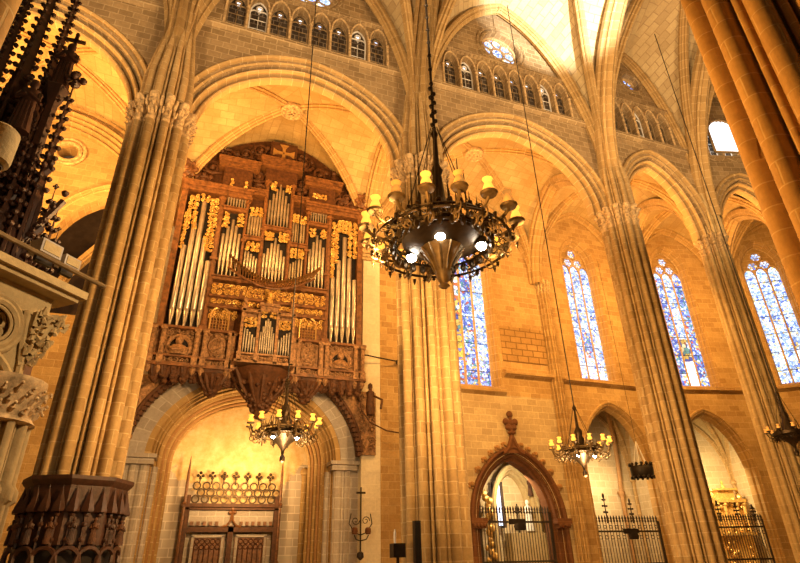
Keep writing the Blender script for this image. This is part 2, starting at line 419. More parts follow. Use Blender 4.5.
# ------------------------------------------------------------------ piers
def pier_outline(r, n=336, fine=1.0):
    cir = [(0, 0, r*.67)]
    for k in range(12):
        a = 2*pi*k/12+pi/12
        cir.append((r*.87*math.cos(a), r*.87*math.sin(a), r*.13))
        b = a+pi/12; cir.append((r*.80*math.cos(b), r*.80*math.sin(b), r*.05))
    out = []
    for i in range(n):
        t = 2*pi*i/n; ux, uy = math.cos(t), math.sin(t); best = 0
        for cx, cy, cr in cir:
            d = cx*ux+cy*uy; h = cr*cr-(cx*cx+cy*cy-d*d)
            if h > 0: best = max(best, d+math.sqrt(h))
        out.append((best*ux, best*uy))
    return out
def ring_of(out, c, z, s=1.0): return [(c[0]+x*s, c[1]+y*s, z) for x, y in out]
def shaft_mb(out, c, zs, scales, r):
    mb = MB(); rows = [ring_of(out, c, z, s) for z, s in zip(zs, scales)]; n = len(out)
    mb.grid(rows, True, lambda i, j: (2*pi*r*j/n, zs[i])); return mb
def foliage(mb, c, r, z0, z1, n, rows=2, size=.13, seed=1):
    rr = random.Random(seed)
    for k in range(rows):
        for i in range(n):
            a = 2*pi*(i+.5*(k % 2))/n; z = z0+(z1-z0)*(k+.5)/rows
            q = r*(1+.05*k+rr.uniform(-.02, .03))
            p = (c[0]+q*math.cos(a), c[1]+q*math.sin(a), z+rr.uniform(-.03, .03))
            mb.tube([(p[0]-.06*math.cos(a), p[1]-.06*math.sin(a), p[2]-size*1.3), p, (p[0]+size*.5*math.cos(a+.3), p[1]+size*.5*math.sin(a+.3), p[2]+size*.8)], [size*.3, size*.62*rr.uniform(.8, 1.2), size*.2], 5)
            mb.blob((p[0]+.05*math.cos(a), p[1]+.05*math.sin(a), p[2]+size*.8), size*.42, 5)
def make_pier(c, r, label, mat='pier', plain_cap=False, ztop=16.2, cap=True, upper=True, zcap=14.95, ur=None, uoff=-.2):
    ur = ur or r*.86
    root = empty('clustered_pier', (c[0], c[1], 0), label, 'pier')
    out = pier_outline(r)
    b = MB(); b.lathe([(r*1.2, 0), (r*1.2, .5), (r*1.15, .55), (r*1.15, .9), (r*1.1, 1.05), (r*1.05, 1.2), (r*.9, 1.25)], (c[0], c[1], 0), 8); b.build('base', mat, root)
    shaft_mb(out, c, [1.0, 8, zcap-.85 if cap else ztop], [1, 1, 1], r).build('shaft', mat, root, 50)
    if cap:
        m_ = MB(); o2 = pier_outline(r*.98)
        zs = [zcap-.9, zcap-.82, zcap-.74, zcap-.7, zcap-.2, zcap-.12, zcap-.06, zcap, zcap+.12, zcap+.16]
        sc = [1.0, 1.07, 1.05, 1.0, 1.05, 1.12, 1.1, 1.16, 1.18, 1.06]
        if plain_cap:
            zs = [zcap-.9, zcap-.5, zcap-.46, zcap-.40, zcap-.36, zcap-.16, zcap-.1, zcap-.04, zcap+.06, zcap+.1, zcap+.16]
            sc = [1, 1, 1.08, 1.08, 1.0, 1.02, 1.16, 1.12, 1.26, 1.26, 1.05]
        rows = [ring_of(o2, c, z, s) for z, s in zip(zs, sc)]
        m_.grid(rows, True); m_.cap(rows[-1]); plain_cap or foliage(m_, c, r*1.04, zcap-.68, zcap-.14, 30, 2, .075, int(c[0]*10)+50)
        m_.build('capital', 'carve', root, 40)
    if upper:
        cu = (c[0], c[1]+uoff); o3 = pier_outline(ur)
        shaft_mb(o3, cu, [zcap+.1, 15.8, ztop, ztop+2.6], [1, 1, 1, .62], ur).build('upper_shaft', mat, root, 50)
    return root
NAVE_Y = 15.55; FAR_Y = 2.95
PX = [-11.9, -2.45, 6.78, 16.05, 22.0]
pA = make_pier((-2.42, NAVE_Y), .95, 'tall clustered stone pier left of the organ, dark carved wooden screen around its foot')
pC = make_pier((6.78, NAVE_Y), 1.0, 'tall clustered stone pier in the middle, right of the organ, behind the big chandelier')
pD = make_pier((16.12, NAVE_Y), .79, 'clustered stone pier between the two middle gothic windows, leaning right of centre', plain_cap=True)
pE = make_pier((21.9, 15.9), .62, 'slimmer pale clustered pier, the rearmost one on the right', 'pierpale', plain_cap=True)
pH = make_pier((26.6, 14.6), .72, 'clustered apse pier mostly hidden behind the huge near pier', )
pF = make_pier((6.78, 2.93), 1.02, 'huge amber lit fluted pier close by at the right edge', 'pierF')
pG = make_pier((-2.5, 2.96), 1.0, 'near stone pier cutting off the top left corner', 'pierF')

# ------------------------------------------------------------------ floor
struct(MB().box((10, 12, -.1), (60, 48, .2)).build('floor', 'floor', None, 0))

# ------------------------------------------------------------------ nave arcade wall with triforium
T15 = TY(15.5)
SILL, STR = 20.05, 22.55
wins = []
def oculus_window(idx, T, xc, zc, r, mat, d=.35, cat=None):
    root = empty('window_%d' % idx, T(xc, d, zc)); struct(root, None)
    mb = MB(); n = 28
    ring = [T(xc+r*math.cos(2*pi*k/n), d+.04, zc+r*math.sin(2*pi*k/n)) for k in range(n)]
    mb.add(ring, [tuple(range(n))], [[(r*math.cos(2*pi*k/n)+3, r*math.sin(2*pi*k/n)+3) for k in range(n)]]).build('pane', mat, root, 0)
    t = MB()
    t.torus((xc, d, zc), r, .08, 'y', 28, 6, T=T); t.torus((xc, d, zc), r*.32, .045, 'y', 18, 5, T=T)
    for k in range(8):
        a = 2*pi*k/8; rr_ = r*.27
        t.torus((xc+r*.64*math.cos(a), d, zc+r*.64*math.sin(a)), rr_, .035, 'y', 14, 5, T=T)
    t.build('tracery', 'carve', root)
    fr = MB()
    for rad, tk, dd in ((r*1.1, .09, .0), (r*1.3, .07, -.02)): fr.torus((xc, dd, zc), rad, tk, 'y', 36, 6, T=T)
    fr.build('stone_ring', 'clere', root)
    return root
def lancet(idx, T, xc, hs, z0, zs, rise, d, mat, frame, tre='daylow'):
    """one opening of the triforium: leaded pane, saddle bars, cusped head"""
    root = empty('window_%d' % idx, T(xc, d, z0)); struct(root)
    P = arch(xc, zs, hs, rise, .25, 10)
    pts = [(xc-hs, z0)]+P+[(xc+hs, z0)]
    MB().add([T(x, d+.1, z) for x, z in pts], [tuple(range(len(pts)))], [[(x, z) for x, z in pts]]).build('pane', mat, root, 0)
    t = MB(); t.tube([T(x, d, z) for x, z in [(xc-hs+.02, z0)]+P+[(xc+hs-.02, z0)]], .035, 5)
    t.tube([T(xc-hs, d, z0+.04), T(xc+hs, d, z0+.04)], .05 if frame == 'white' else .035, 5)
    t.build('frame', frame, root)
    b = MB()
    for k in (1, 2): z = z0+(zs-z0)*k/2.6; b.tube([T(xc-hs, d+.03, z), T(xc+hs, d+.03, z)], .018, 4)
    b.tube([T(xc, d+.03, z0), T(xc, d+.03, zs-.1)], .018, 4)
    b.build('saddle_bar', frame, root)
    h = MB()
    for s in (-1, 1):
        h.torus((xc+s*hs*.5, d, zs+.02), hs*.5, .03, 'y', 10, 5, 0, pi, T=T)
    h.torus((xc, d, zs+rise*.5), hs*.33, .035, 'y', 12, 5, T=T); h.build('tracery', 'clere' if frame != 'white' else 'white', root)
    g = MB(); n = 10; rr_ = hs*.28
    g.add([T(xc+rr_*math.cos(2*pi*k/n), d+.06, zs+rise*.5+rr_*math.sin(2*pi*k/n)) for k in range(n)], [tuple(range(n))]).build('quatrefoil_pane', tre, root, 0)
    return root
W = [20]
def arcade_bay(T, xa, xb, hs, zs, rise, c, tri, oc, topf, lit, th=.6, span=None, zlow=14.6, nm='wall_nave'):
    xc = (xa+xb)/2
    ops = [op(xc, hs+.42, zlow, zs, rise+.42, c)]
    n, pitch, tx0 = tri
    ops2 = [op(tx0+pitch*(i+.5), pitch*.43, SILL+.1, 21.5, .72, .3) for i in range(n)]
    mb = MB(); wall(mb, T, xa, xb, zlow, SILL, ops, th); mb.build(nm, 'clere', None, 0)['kind'] = 'structure'
    mb = MB(); wall(mb, T, xa, xb, SILL, STR, ops2, .4, 1.5); mb.build(nm, 'clere', None, 0)['kind'] = 'structure'
    T_up = lambda x, d, z: T(x, d+.12, z)
    mb = MB(); wall(mb, T_up, xa, xb, STR, topf, [opc(*oc)] if oc else [], .5); mb.build(nm, 'clere', None, 0)['kind'] = 'structure'
    mb = MB(); archivolt(mb, T, xc, zs, hs, rise, c, [(a, b*.92) for a, b in ARCHI], None, 40); mb.build('trim_arch_moulding', 'rib', None, 30)['kind'] = 'structure'
    # moulded respond of the arch above the capitals, ledge and string course
    t = MB()
    for x0_, x1_, z_, p_, h_ in ((xa, xb, SILL, .16, .16), (xa, xb, STR, .14, .14)):
        t.add([T(x0_, -p_, z_-.02), T(x1_, -p_, z_-.02), T(x1_, 0, z_+.12), T(x0_, 0, z_+.12), T(x0_, -p_, z_-h_), T(x1_, -p_, z_-h_), T(x1_, 0, z_-h_-.1), T(x0_, 0, z_-h_-.1)],
              [(0, 1, 2, 3), (4, 5, 1, 0), (7, 6, 5, 4)])
    t.build('trim_string_course', 'clere' if 1 else 'rib', None, 0)['kind'] = 'structure'
    # cusps under the string
    q = MB(); k = int((xb-xa)/.22)
    for i in range(k): x = xa+(i+.5)*(xb-xa)/k; q.box((x, -.07, STR-.2), (.11, .1, .1), 0, T)
    q.build('trim_dentils', 'clere', None, 0)['kind'] = 'structure'
    # triforium colonnettes and hood mouldings
    q = MB()
    for i in range(n+1):
        x = tx0+pitch*i; q.tube([T(x, -.03, SILL+.1), T(x, -.03, 21.3)], .055, 6); q.blob(T(x, -.03, 21.36), .085, 6)
    for i in range(n):
        P = arch(tx0+pitch*(i+.5), 21.5, pitch*.45, .78, .3, 10); q.tube([T(x, -.03, z) for x, z in P], .04, 5)
    q.build('trim_triforium', 'carve', None)['kind'] = 'structure'
    for i in range(n):
        l = i in lit
        lancet(W[0], T, tx0+pitch*(i+.5), pitch*.42, SILL+.11, 21.5, .70, .3, 'leadglass' , 'white' if l else 'clere', 'day' if i % 3 != 1 or l else 'daylow'); W[0] += 1  # white frames put the daylight on some lancets into their colour
    # back of the triforium passage
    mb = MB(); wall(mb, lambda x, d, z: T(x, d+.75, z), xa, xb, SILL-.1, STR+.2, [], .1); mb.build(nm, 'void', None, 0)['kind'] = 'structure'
def formeret(xa, xb, apex=26.3, spring=16.0):
    xc, hs = (xa+xb)/2, (xb-xa)/2
    return lambda x: max(STR+.05, spring+(apex-spring)*ap((x-xc)/hs, .25)+.25)
arcade_bay(T15, PX[0], PX[1], 3.62, 15.0, 3.45, .1, (8, .83, PX[0]+1.35), None, formeret(PX[0], PX[1]), ())
arcade_bay(T15, PX[1], PX[2], 3.62, 15.0, 3.45, .1, (8, .83, -1.12), (2.15, 23.75, 1.0), formeret(PX[1], PX[2]), (1, 6))
arcade_bay(T15, PX[2], PX[3], 3.62, 15.0, 3.45, .1, (8, .83, 8.12), (11.41, 23.75, 1.0), formeret(PX[2], PX[3]), (1, 6))
arcade_bay(T15, PX[3], PX[4], 1.98, 14.9, 3.65, .35, (5, .76, 17.15), (19.3, 24.2, .6), formeret(PX[3], PX[4], 25.9), (2,))
_a = V((26.6-22.0, 14.6-15.9, 0)); LEN = _a.length
TE = T_plane((22.0, 15.75), (_a.x, _a.y), (-_a.y, _a.x))
arcade_bay(TE, 0, LEN, 1.6, 14.9, 3.3, .35, (3, .8, 1.2), None, lambda x: 24.6, (0, 1, 2))
oculus_window(1, lambda x, d, z: T15(x, d+.12, z), 2.15, 23.75, 1.0, 'glassw')
oculus_window(2, lambda x, d, z: T15(x, d+.12, z), 11.41, 23.75, 1.0, 'glassw')
oculus_window(3, lambda x, d, z: T15(x, d+.12, z), 19.3, 24.2, .6, 'glassb')
w_ = empty('window_4', TE(2.4, -.1, 20.6)); struct(w_)
P = arch(2.3, 21.7, .8, .8); pts = [(1.5, 20.3)]+P+[(3.1, 20.3)]
MB().add([TE(x, -.12, z) for x, z in pts], [tuple(range(len(pts)))]).build('pane', 'day', w_, 0)
MB().tube([TE(x, -.13, z) for x, z in pts+[pts[0]]], .07, 5).build('frame', 'clere', w_)

# ------------------------------------------------------------------ vaults of the nave
def nv(i, apexw=26.3, boss=28.0):
    xa, xb = PX[i], PX[i+1]
    return vault([(xa, 3.3), (xb, 3.3), (xb, 15.35), (xa, 15.35)], 16.0, [apexw, 27.3, apexw, 27.3], boss, 'webhi', (1, 3), (2,), 1.15, bossr=.8)
nv(0); nv(1); nv(2)
vault([(PX[3], 3.3), (PX[4], 3.3), (PX[4], 15.6), (PX[3], 15.35)], 16.0, [25.9, 27.3, 25.9, 27.3], 28.0, 'webhi', (1,), (2,), 1.15, bossr=.8)
vault([(PX[4], 3.3), (27.5, 5.5), (26.6, 14.4), (PX[4], 15.6)], 16.0, [25.0, 25.5, 24.9, 27.3], 27.0, 'webhi', (), (2,), 1.0, bossr=.6)

# ------------------------------------------------------------------ aisle vaults
WY = 22.8
AX = [-11.9, -2.45, 6.9, 16.6, 23.2]
for i in range(4):
    xa, xb = AX[i], AX[i+1]; xa2, xb2 = PX[i], PX[i+1]
    vault([(xa2, 16.1), (xb2, 16.1 if i < 3 else 16.4), (xb, WY-.05), (xa, WY-.05)], 15.1, [19.2 if i < 3 else 19.2, 19.6, 21.1 if i == 1 else 20.5, 19.6], 20.6, 'web', (1,), (2,), 1.0, bossr=.5)
vault([(22.0, 16.6), (26.9, 15.4), (29.3, 21.4), (23.2, WY-.05)], 15.1, [18.4, 19.4, 20.2, 19.6], 20.4, 'web', (1,), (2,), 1.1, bossr=.4)
vault([(26.9, 15.2), (29.5, 12.5), (34.0, 17.5), (29.3, 21.4)], 15.1, [18.4, 19.4, 20.2, 19.4], 20.4, 'web', (), (2,), 1.1, bossr=.4)

# ------------------------------------------------------------------ aisle wall
TW = TY(WY)
FA = T_plane((23.2, 22.9), (6.1, -1.4), (1.4, 6.1)); FB = T_plane((29.3, 21.5), (4.7, -4.0), (4.0, 4.7))
def wobj(mb, mat, nm='wall_north'): mb.build(nm, mat, None, 0)['kind'] = 'structure'
# bay left of pier A: high dark opening with a round stone eye beside it
mb = MB(); wall(mb, TW, -12.5, -2.45, 0, 21, [op(-4.2, 2.5, 10.5, 13.2, 3.2), opc(-6.95, 18.1, .42), op(-7.3, .3, 12.2, 12.9, .45)], .8); wobj(mb, 'wall')
mb = MB(); archivolt(mb, TW, -4.2, 13.2, 2.5, 3.2, .25, ARCHI, 10.5, 24, .7); mb.build('trim_1', 'rib', None, 30)['kind'] = 'structure'
archivolt(MB(), TY(22.35), -7.2, 15.0, 3.75, 4.3, .25, ARCHI, None, 30, .8).build('trim_14', 'rib', None, 30)['kind'] = 'structure'
mb = MB(); mb.torus((-6.95, WY-.03, 18.1), .5, .1); mb.torus((-6.95, WY-.08, 18.1), .68, .07); mb.build('trim_2', 'carve')['kind'] = 'structure'
mb = MB()
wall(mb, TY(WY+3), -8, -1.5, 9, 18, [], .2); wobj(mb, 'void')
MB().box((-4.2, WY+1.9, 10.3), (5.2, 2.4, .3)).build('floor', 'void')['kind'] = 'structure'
p_ = [(-6.6, WY+1.2, 11), (-6.1, WY+1.5, 13), (-5.2, WY+1.9, 14.8), (-4.0, WY+2.3, 15.9), (-3, WY+2.4, 16.2)]
MB().sweep(p_, RIB, (-.4, 1, 0), (-3, WY+2, 10)).build('trim_3', 'rib')['kind'] = 'structure'
w_ = empty('window_5', (-7.3, WY+.3, 12.2)); struct(w_)
P = arch(-7.3, 12.9, .3, .45); pts = [(-7.6, 12.2)]+P+[(-7.0, 12.2)]
MB().add([(x, WY+.3, z) for x, z in pts], [tuple(range(len(pts)))]).build('pane', 'day', w_, 0)
MB().tube([(-7.3, WY+.26, 12.2), (-7.3, WY+.26, 13.3)], .03, 5).build('mullion', 'iron', w_)
# organ bay
mb = MB(); wall(mb, TW, -2.45, 6.9, 0, 21, [op(2.1, 3.72, 0, 5.4, 3.35, .2)], 1.9); wobj(mb, 'grey')
# moulded porch arch, inner orders
PORCH = [(0, 1.05), (-.06, 1.0), (-.06, .62), (.0, .58), (.1, .55), (.06, .46), (.18, .42), (.28, .46), (.3, .34), (.22, .28), (.36, .24), (.5, .28), (.52, .16), (.44, .1), (.62, .06), (.8, .1), (.82, 0), (1.9, 0)]
archivolt(MB(), TW, 2.1, 5.4, 3.18, 2.82, .2, [(a, b*.52) for a, b in PORCH], 0, 36).build('trim_4', 'rib', None, 30)['kind'] = 'structure'
mb = MB()                                                            # grey voussoir ring
P1, P2 = arch(2.1, 5.4, 3.7, 3.35, .2, 30), arch(2.1, 5.4, 4.28, 3.93, .2, 30)
l = 0
for (a, b), (c, d) in zip(zip(P1, P1[1:]), zip(P2, P2[1:])):
    l2 = l+math.dist(a, b)
    mb.add([(a[0], WY-.1, a[1]), (b[0], WY-.1, b[1]), (d[0], WY-.1, d[1]), (c[0], WY-.1, c[1])], [(0, 1, 2, 3)], [[(0, l), (0, l2), (.65, l2), (.65, l)]])
    mb.quad((c[0], WY-.1, c[1]), (d[0], WY-.1, d[1]), (d[0], WY, d[1]), (c[0], WY, c[1])); mb.quad((a[0], WY-.1, a[1]), (b[0], WY-.1, b[1]), (b[0], WY+.2, b[1]), (a[0], WY+.2, a[1]))
    l = l2
mb.build('trim_5', 'grey', None, 0)['kind'] = 'structure'
for s in (-1, 1):                                                   # imposts
    t = MB(); t.box((2.1+s*3.85, WY+.1, 5.3), (1.2, .8, .14)); t.box((2.1+s*3.85, WY+.1, 5.12), (1.05, .6, .2)); t.tube([(2.1+s*3.62, WY+.1, 0), (2.1+s*3.62, WY+.1, 5)], .2, 12); t.tube([(2.1+s*3.3, WY+.4, 0), (2.1+s*3.3, WY+.4, 5)], .14, 12); t.tube([(2.1+s*4.0, WY, 0), (2.1+s*4.0, WY, 5)], .12, 12); t.build('trim_6', 'grey', None, 0)['kind'] = 'structure'
# porch room behind
mb = MB(); wall(mb, TY(27.0), -2.3, 6.6, 0, 11, [], .3); wobj(mb, 'plaster')
mb = MB(); wall(mb, T_plane((-2.1, 24.7), (0, 1), (-1, 0)), 0, 2.3, 0, 11, [], .3); wobj(mb, 'wallpale', 'wall_porch_left')
mb = MB(); wall(mb, T_plane((6.2, 24.7), (0, 1), (1, 0)), 0, 2.3, 0, 11, [], .3); wobj(mb, 'wallpale', 'wall_porch_right')
vault([(-2.1, 24.6), (6.2, 24.6), (6.2, 27.0), (-2.1, 27.0)], 5.6, [9.6, 8.6, 9.6, 8.6], 10.0, 'web', (), (1, 2, 3), .7, bossr=.3)
for k in range(5):                                                   # nested rolls running round the porch reveal
    A = arch(2.1, 5.4, 3.2-.09*k, 2.85-.09*k, .2, 30); y_ = WY+.95+.24*k
    MB().tube([(A[0][0], y_, 0)]+[(x, y_, z) for x, z in A]+[(A[-1][0], y_, 0)], .085, 8).build('trim_15', 'redlt' if k % 2 else 'rib')['kind'] = 'structure'
for x in (5.75, 5.45, 5.1):                                          # stacked porch shafts at the right jamb
    t = MB(); t.tube([(x+.05, 24.9+(5.75-x)*3, 0), (x+.05, 24.9+(5.75-x)*3, 5.4)], .14, 10); t.blob((x+.05, 24.9+(5.75-x)*3, 5.5), .22, 8); t.build('trim_7', 'rib')['kind'] = 'structure'
# bay 2 : wall with big window and ogee portal
win2 = op(11.35, 2.4, 9.1, 16.4, 3.15); port = op(13.95, 2.12, 0, 3.15, 2.92)
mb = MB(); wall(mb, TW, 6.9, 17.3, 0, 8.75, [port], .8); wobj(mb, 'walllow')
mb = MB(); wall(mb, TW, 6.9, 17.3, 8.75, 21, [win2], .8); wobj(mb, 'wall')
# bay 3
mb = MB(); wall(mb, TW, 17.3, 23.2, 0, 21, [op(19.75, 1.2, 10.0, 17.0, 1.72, .35), op(20.05, 2.1, 0, 5.6, 3.15, .3)], .8); wobj(mb, 'wall')
mb = MB(); wall(mb, FA, 0, 6.26, 0, 21, [op(2.98, 1.17, 10.0, 17.3, 1.72, .35), op(2.7, 2.12, 0, 5.3, 3.35, .3)], .8); wobj(mb, 'wall', 'wall_apse')
mb = MB(); wall(mb, FB, 0, 6.2, 0, 21, [op(2.35, 1.17, 10.0, 17.3, 1.72, .35), op(2.9, 2.12, 0, 5.3, 3.35, .3)], .8); wobj(mb, 'wall', 'wall_apse')
# ledge running round, sills
def ledge(T, x0, x1, z, p=.28, h=.3, nm='trim_8', mat='wall'):
    mb = MB(); mb.add([T(x0, 0, z+.12), T(x1, 0, z+.12), T(x1, -p, z), T(x0, -p, z), T(x1, -p, z-h*.5), T(x0, -p, z-h*.5), T(x1, 0, z-h), T(x0, 0, z-h)], [(0, 1, 2, 3), (3, 2, 4, 5), (5, 4, 6, 7), (0, 3, 5, 7), (1, 6, 4, 2)])
    mb.build(nm, mat, None, 0)['kind'] = 'structure'
ledge(TW, 13.95, 17.4, 9.95); ledge(TW, 9.2, 13.9, 9.0, .2); ledge(TW, 17.4, 23.2, 9.9); ledge(FA, 0, 6.26, 9.9); ledge(FB, 0, 6.2, 9.9); ledge(TW, -11.9, -6.9, 10.2)
# patch of rough masonry with open joints (right of the big window)
def pm():
    m = stone('rough_masonry', (.50, .31, .13), (.40, .24, .10), (.12, .06, .03), .62, .34, .03, .5, .5, (.2, .12, .05), .4); return m
M['rough'] = pm()
MB().box((15.3, WY-.012, 11.45), (2.6, .05, 1.9)).build('trim_9', 'rough', None, 0)['kind'] = 'structure'
# mouldings round windows
SM = [(-.02, .42), (-.08, .38), (-.06, .30), (.03, .28), (.02, .2), (.14, .16), (.22, .18), (.24, .08), (.34, .03), (.5, 0)]
for T_, xc, z0, zs, hs, rise, c, sc in ((TW, 11.35, 9.1, 16.4, 2.15, 2.9, .25, .8), (TW, 19.75, 10, 17.0, .98, 1.5, .35, .7), (FA, 2.98, 10, 17.3, .95, 1.5, .35, .7), (FB, 2.35, 10, 17.3, .95, 1.5, .35, .7)):
    archivolt(MB(), T_, xc, zs, hs-.02, rise-.02, c, SM, z0, 28, sc).build('trim_10', 'rib', None, 30)['kind'] = 'structure'
for T_, xc in ((TW, 20.05), (FA, 2.7), (FB, 2.9)):
    archivolt(MB(), T_, xc, 5.6 if T_ is TW else 5.3, 1.83, 2.9 if T_ is TW else 3.1, .3, SM, 0, 28, 1.0).build('trim_11', 'rib', None, 30)['kind'] = 'structure'
# responds on the aisle wall
def respond(x, y, r, label, ang=0, zc=15.2, mat='wallpale'):
    root = empty('wall_shaft', (x, y, 0), label, 'wall shaft'); out = pier_outline(r, 120)
    shaft_mb(out, (x, y), [0, 8, zc-.6], [1, 1, 1], r).build('shaft', mat, root, 50)
    m_ = MB(); m_.grid([ring_of(out, (x, y), z, s) for z, s in ((zc-.65, 1.0), (zc-.58, 1.12), (zc-.5, 1.02), (zc-.1, 1.15), (zc, 1.3), (zc+.12, 1.3), (zc+.16, 1.1))], True); m_.cap(ring_of(out, (x, y), zc+.16, 1.1))
    foliage(m_, (x, y), r*1.06, zc-.45, zc-.08, 14, 1, .11); m_.build('capital', 'carve', root)
wp = empty('wall_pilaster', (7.0, WY, 0), 'broad flat pale stone pilaster on the wall right of the organ', 'pilaster')
MB().box((6.98, WY-.18, 7.4), (.82, .5, 14.8)).build('shaft', 'whitestone', wp, 0)
q = MB()
for z_, p_, h_ in ((14.8, .1, .12), (14.95, .2, .16), (15.12, .34, .14), (15.26, .26, .12)): q.box((7.25, WY-.25, z_), (1.5+p_, .5+p_, h_))
q.build('capital', 'carve', wp, 0)
respond(16.95, 22.75, .34, 'slim respond shaft on the wall left of the second gothic window', mat='wall')
respond(23.2, 22.75, .34, 'slim respond shaft on the wall hidden mostly by the leaning pier', mat='wall')
respond(29.25, 21.4, .34, 'slim respond shaft on the apse wall between the two rightmost windows', mat='wall')
mb = MB(); mb.box((8.0, WY-.1, 7.6), (1.2, .25, 15.2)); mb.build('wall_buttress', 'wall', None, 0)['kind'] = 'structure'

# ------------------------------------------------------------------ gothic windows
def gothic(idx, T, xc, hs, z0, zs, rise, c, n, matf, bars, d=.42, holes=True):
    root = empty('window_%d' % idx, T(xc, d, z0)); struct(root)
    P = arch(xc, zs, hs, rise, c, 24); w = 2*hs/n
    topz = lambda x: zs+rise*ap((x-xc)/hs, c)
    hz = zs-.35
    for i in range(n):                                    # one pane per light, head glass above
        xa, xb = xc-hs+i*w, xc-hs+(i+1)*w
        rows = matf(i)
        zz = z0
        for (z1, mm) in rows:
            z1 = min(z1, hz)
            MB().add([T(xa, d+.06, zz), T(xb, d+.06, zz), T(xb, d+.06, z1), T(xa, d+.06, z1)], [(0, 1, 2, 3)], [[(xa*1.0, zz), (xb, zz), (xb, z1), (xa, z1)]]).build('pane', mm, root, 0)
            zz = z1
    pts = [(xc-hs, hz)]+P+[(xc+hs, hz)]
    MB().add([T(x, d+.07, z) for x, z in pts], [tuple(range(len(pts)))], [[(x, z) for x, z in pts]]).build('head_plate', 'rib', root, 0)
    gl = MB()
    def disc(x, z, r, m=9, sc=1): gl.add([T(x+r*math.cos(2*pi*k/m), d+.05, z+sc*r*math.sin(2*pi*k/m)) for k in range(m)], [tuple(range(m))], [[(x+r*math.cos(2*pi*k/m), z+r*math.sin(2*pi*k/m)) for k in range(m)]])
    for i in range(n):
        x = xc-hs+(i+.5)*w; A = arch(x, hz, w*.40, w*.62, .3, 8); gl.add([T(a, d+.05, b) for a, b in A], [tuple(range(len(A)))], [[(a, b) for a, b in A]])
    for i in range(1, n):
        x = xc-hs+i*w; MB().tube([T(x, d, z0), T(x, d, min(topz(x), hz+.3))], .05 if n < 5 else .065, 6).build('mullion', 'carve', root)
    t = MB()
    for i in range(n):
        x = xc-hs+(i+.5)*w; A = arch(x, hz, w/2, w*.75, .3, 8); t.tube([T(a, d, b) for a, b in A], .04, 5)
    # stacked foiled circles filling the head
    r1 = w*.5
    lvl = 0; z = hz+w*.95
    cnt = n-1
    while cnt > 0 and z < zs+rise:
        for k in range(cnt):
            x = xc+(k-(cnt-1)/2)*w*1.02
            if z+r1*.8 < topz(x)+.05 and z+r1*.3 < topz(x+r1*.7)+.1 and z+r1*.3 < topz(x-r1*.7)+.1:
                t.torus((x, d, z), r1*.92, .04, 'y', 16, 5, T=T)
                disc(x, z, r1*.26)
                for a in range(6):
                    disc(x+r1*.56*math.cos(a*pi/3), z+r1*.56*math.sin(a*pi/3), r1*.24)
                for a in range(0):
                    t.torus((x+r1*.52*math.cos(a*pi/3), d, z+r1*.52*math.sin(a*pi/3)), r1*.27, .022, 'y', 8, 4, T=T)
        z += w*.93; cnt -= 1
    t.tube([T(x, d, z) for x, z in [(xc-hs, z0)]+P+[(xc+hs, z0)]], .06, 6)
    gl.build('head_pane', 'glassw' if n < 5 else 'glassb', root, 0)
    t.build('tracery', 'carve', root)
    b = MB(); zb = z0+.9
    while zb < hz-.3: b.tube([T(xc-hs, d+.03, zb), T(xc+hs, d+.03, zb)], .02, 4); zb += bars
    b.build('saddle_bar', 'iron', root)
    MB().box((xc, d+.1, z0+.06), (2*hs, .5, .14), 0, T).build('window_sill', 'carve', root, 0)
    # sheltering dark wall behind the leaded lights
    return root
def w2(i):
    if i in (0, 5): return [(10.6, 'glassb'), (99, 'glassw')]
    if i in (1, 4): return [(11.2, 'glassb'), (99, 'glassb')]
    return [(10.5, 'glassb'), (12.0, 'glassg'), (15.2, 'glassf'), (99, 'glassb')]
gothic(6, TW, 11.35, 2.15, 9.1, 16.4, 2.9, .25, 6, w2, 1.45)
gothic(7, TW, 19.75, .98, 10, 17.0, 1.5, .35, 3, lambda i: [(10.9, 'glassw'), (99, 'glassf' if i == 1 else 'glassw')] if i != 1 else [(11.4, 'glassw'), (12.9, 'glassb'), (99, 'glassw')], 1.1)
gothic(8, FA, 2.98, .95, 10, 17.3, 1.5, .35, 3, lambda i: [(10.4, 'daylow'), (11.6, 'day'), (13.0, 'glassf'), (99, 'glassw')] if i == 1 else [(99, 'glassb')], 1.1)
gothic(9, FB, 2.35, .95, 10, 17.3, 1.5, .35, 3, lambda i: [(11.0, 'glassw'), (99, 'glassw')] if i < 2 else [(12.0, 'day'), (99, 'glassw')], 1.1)

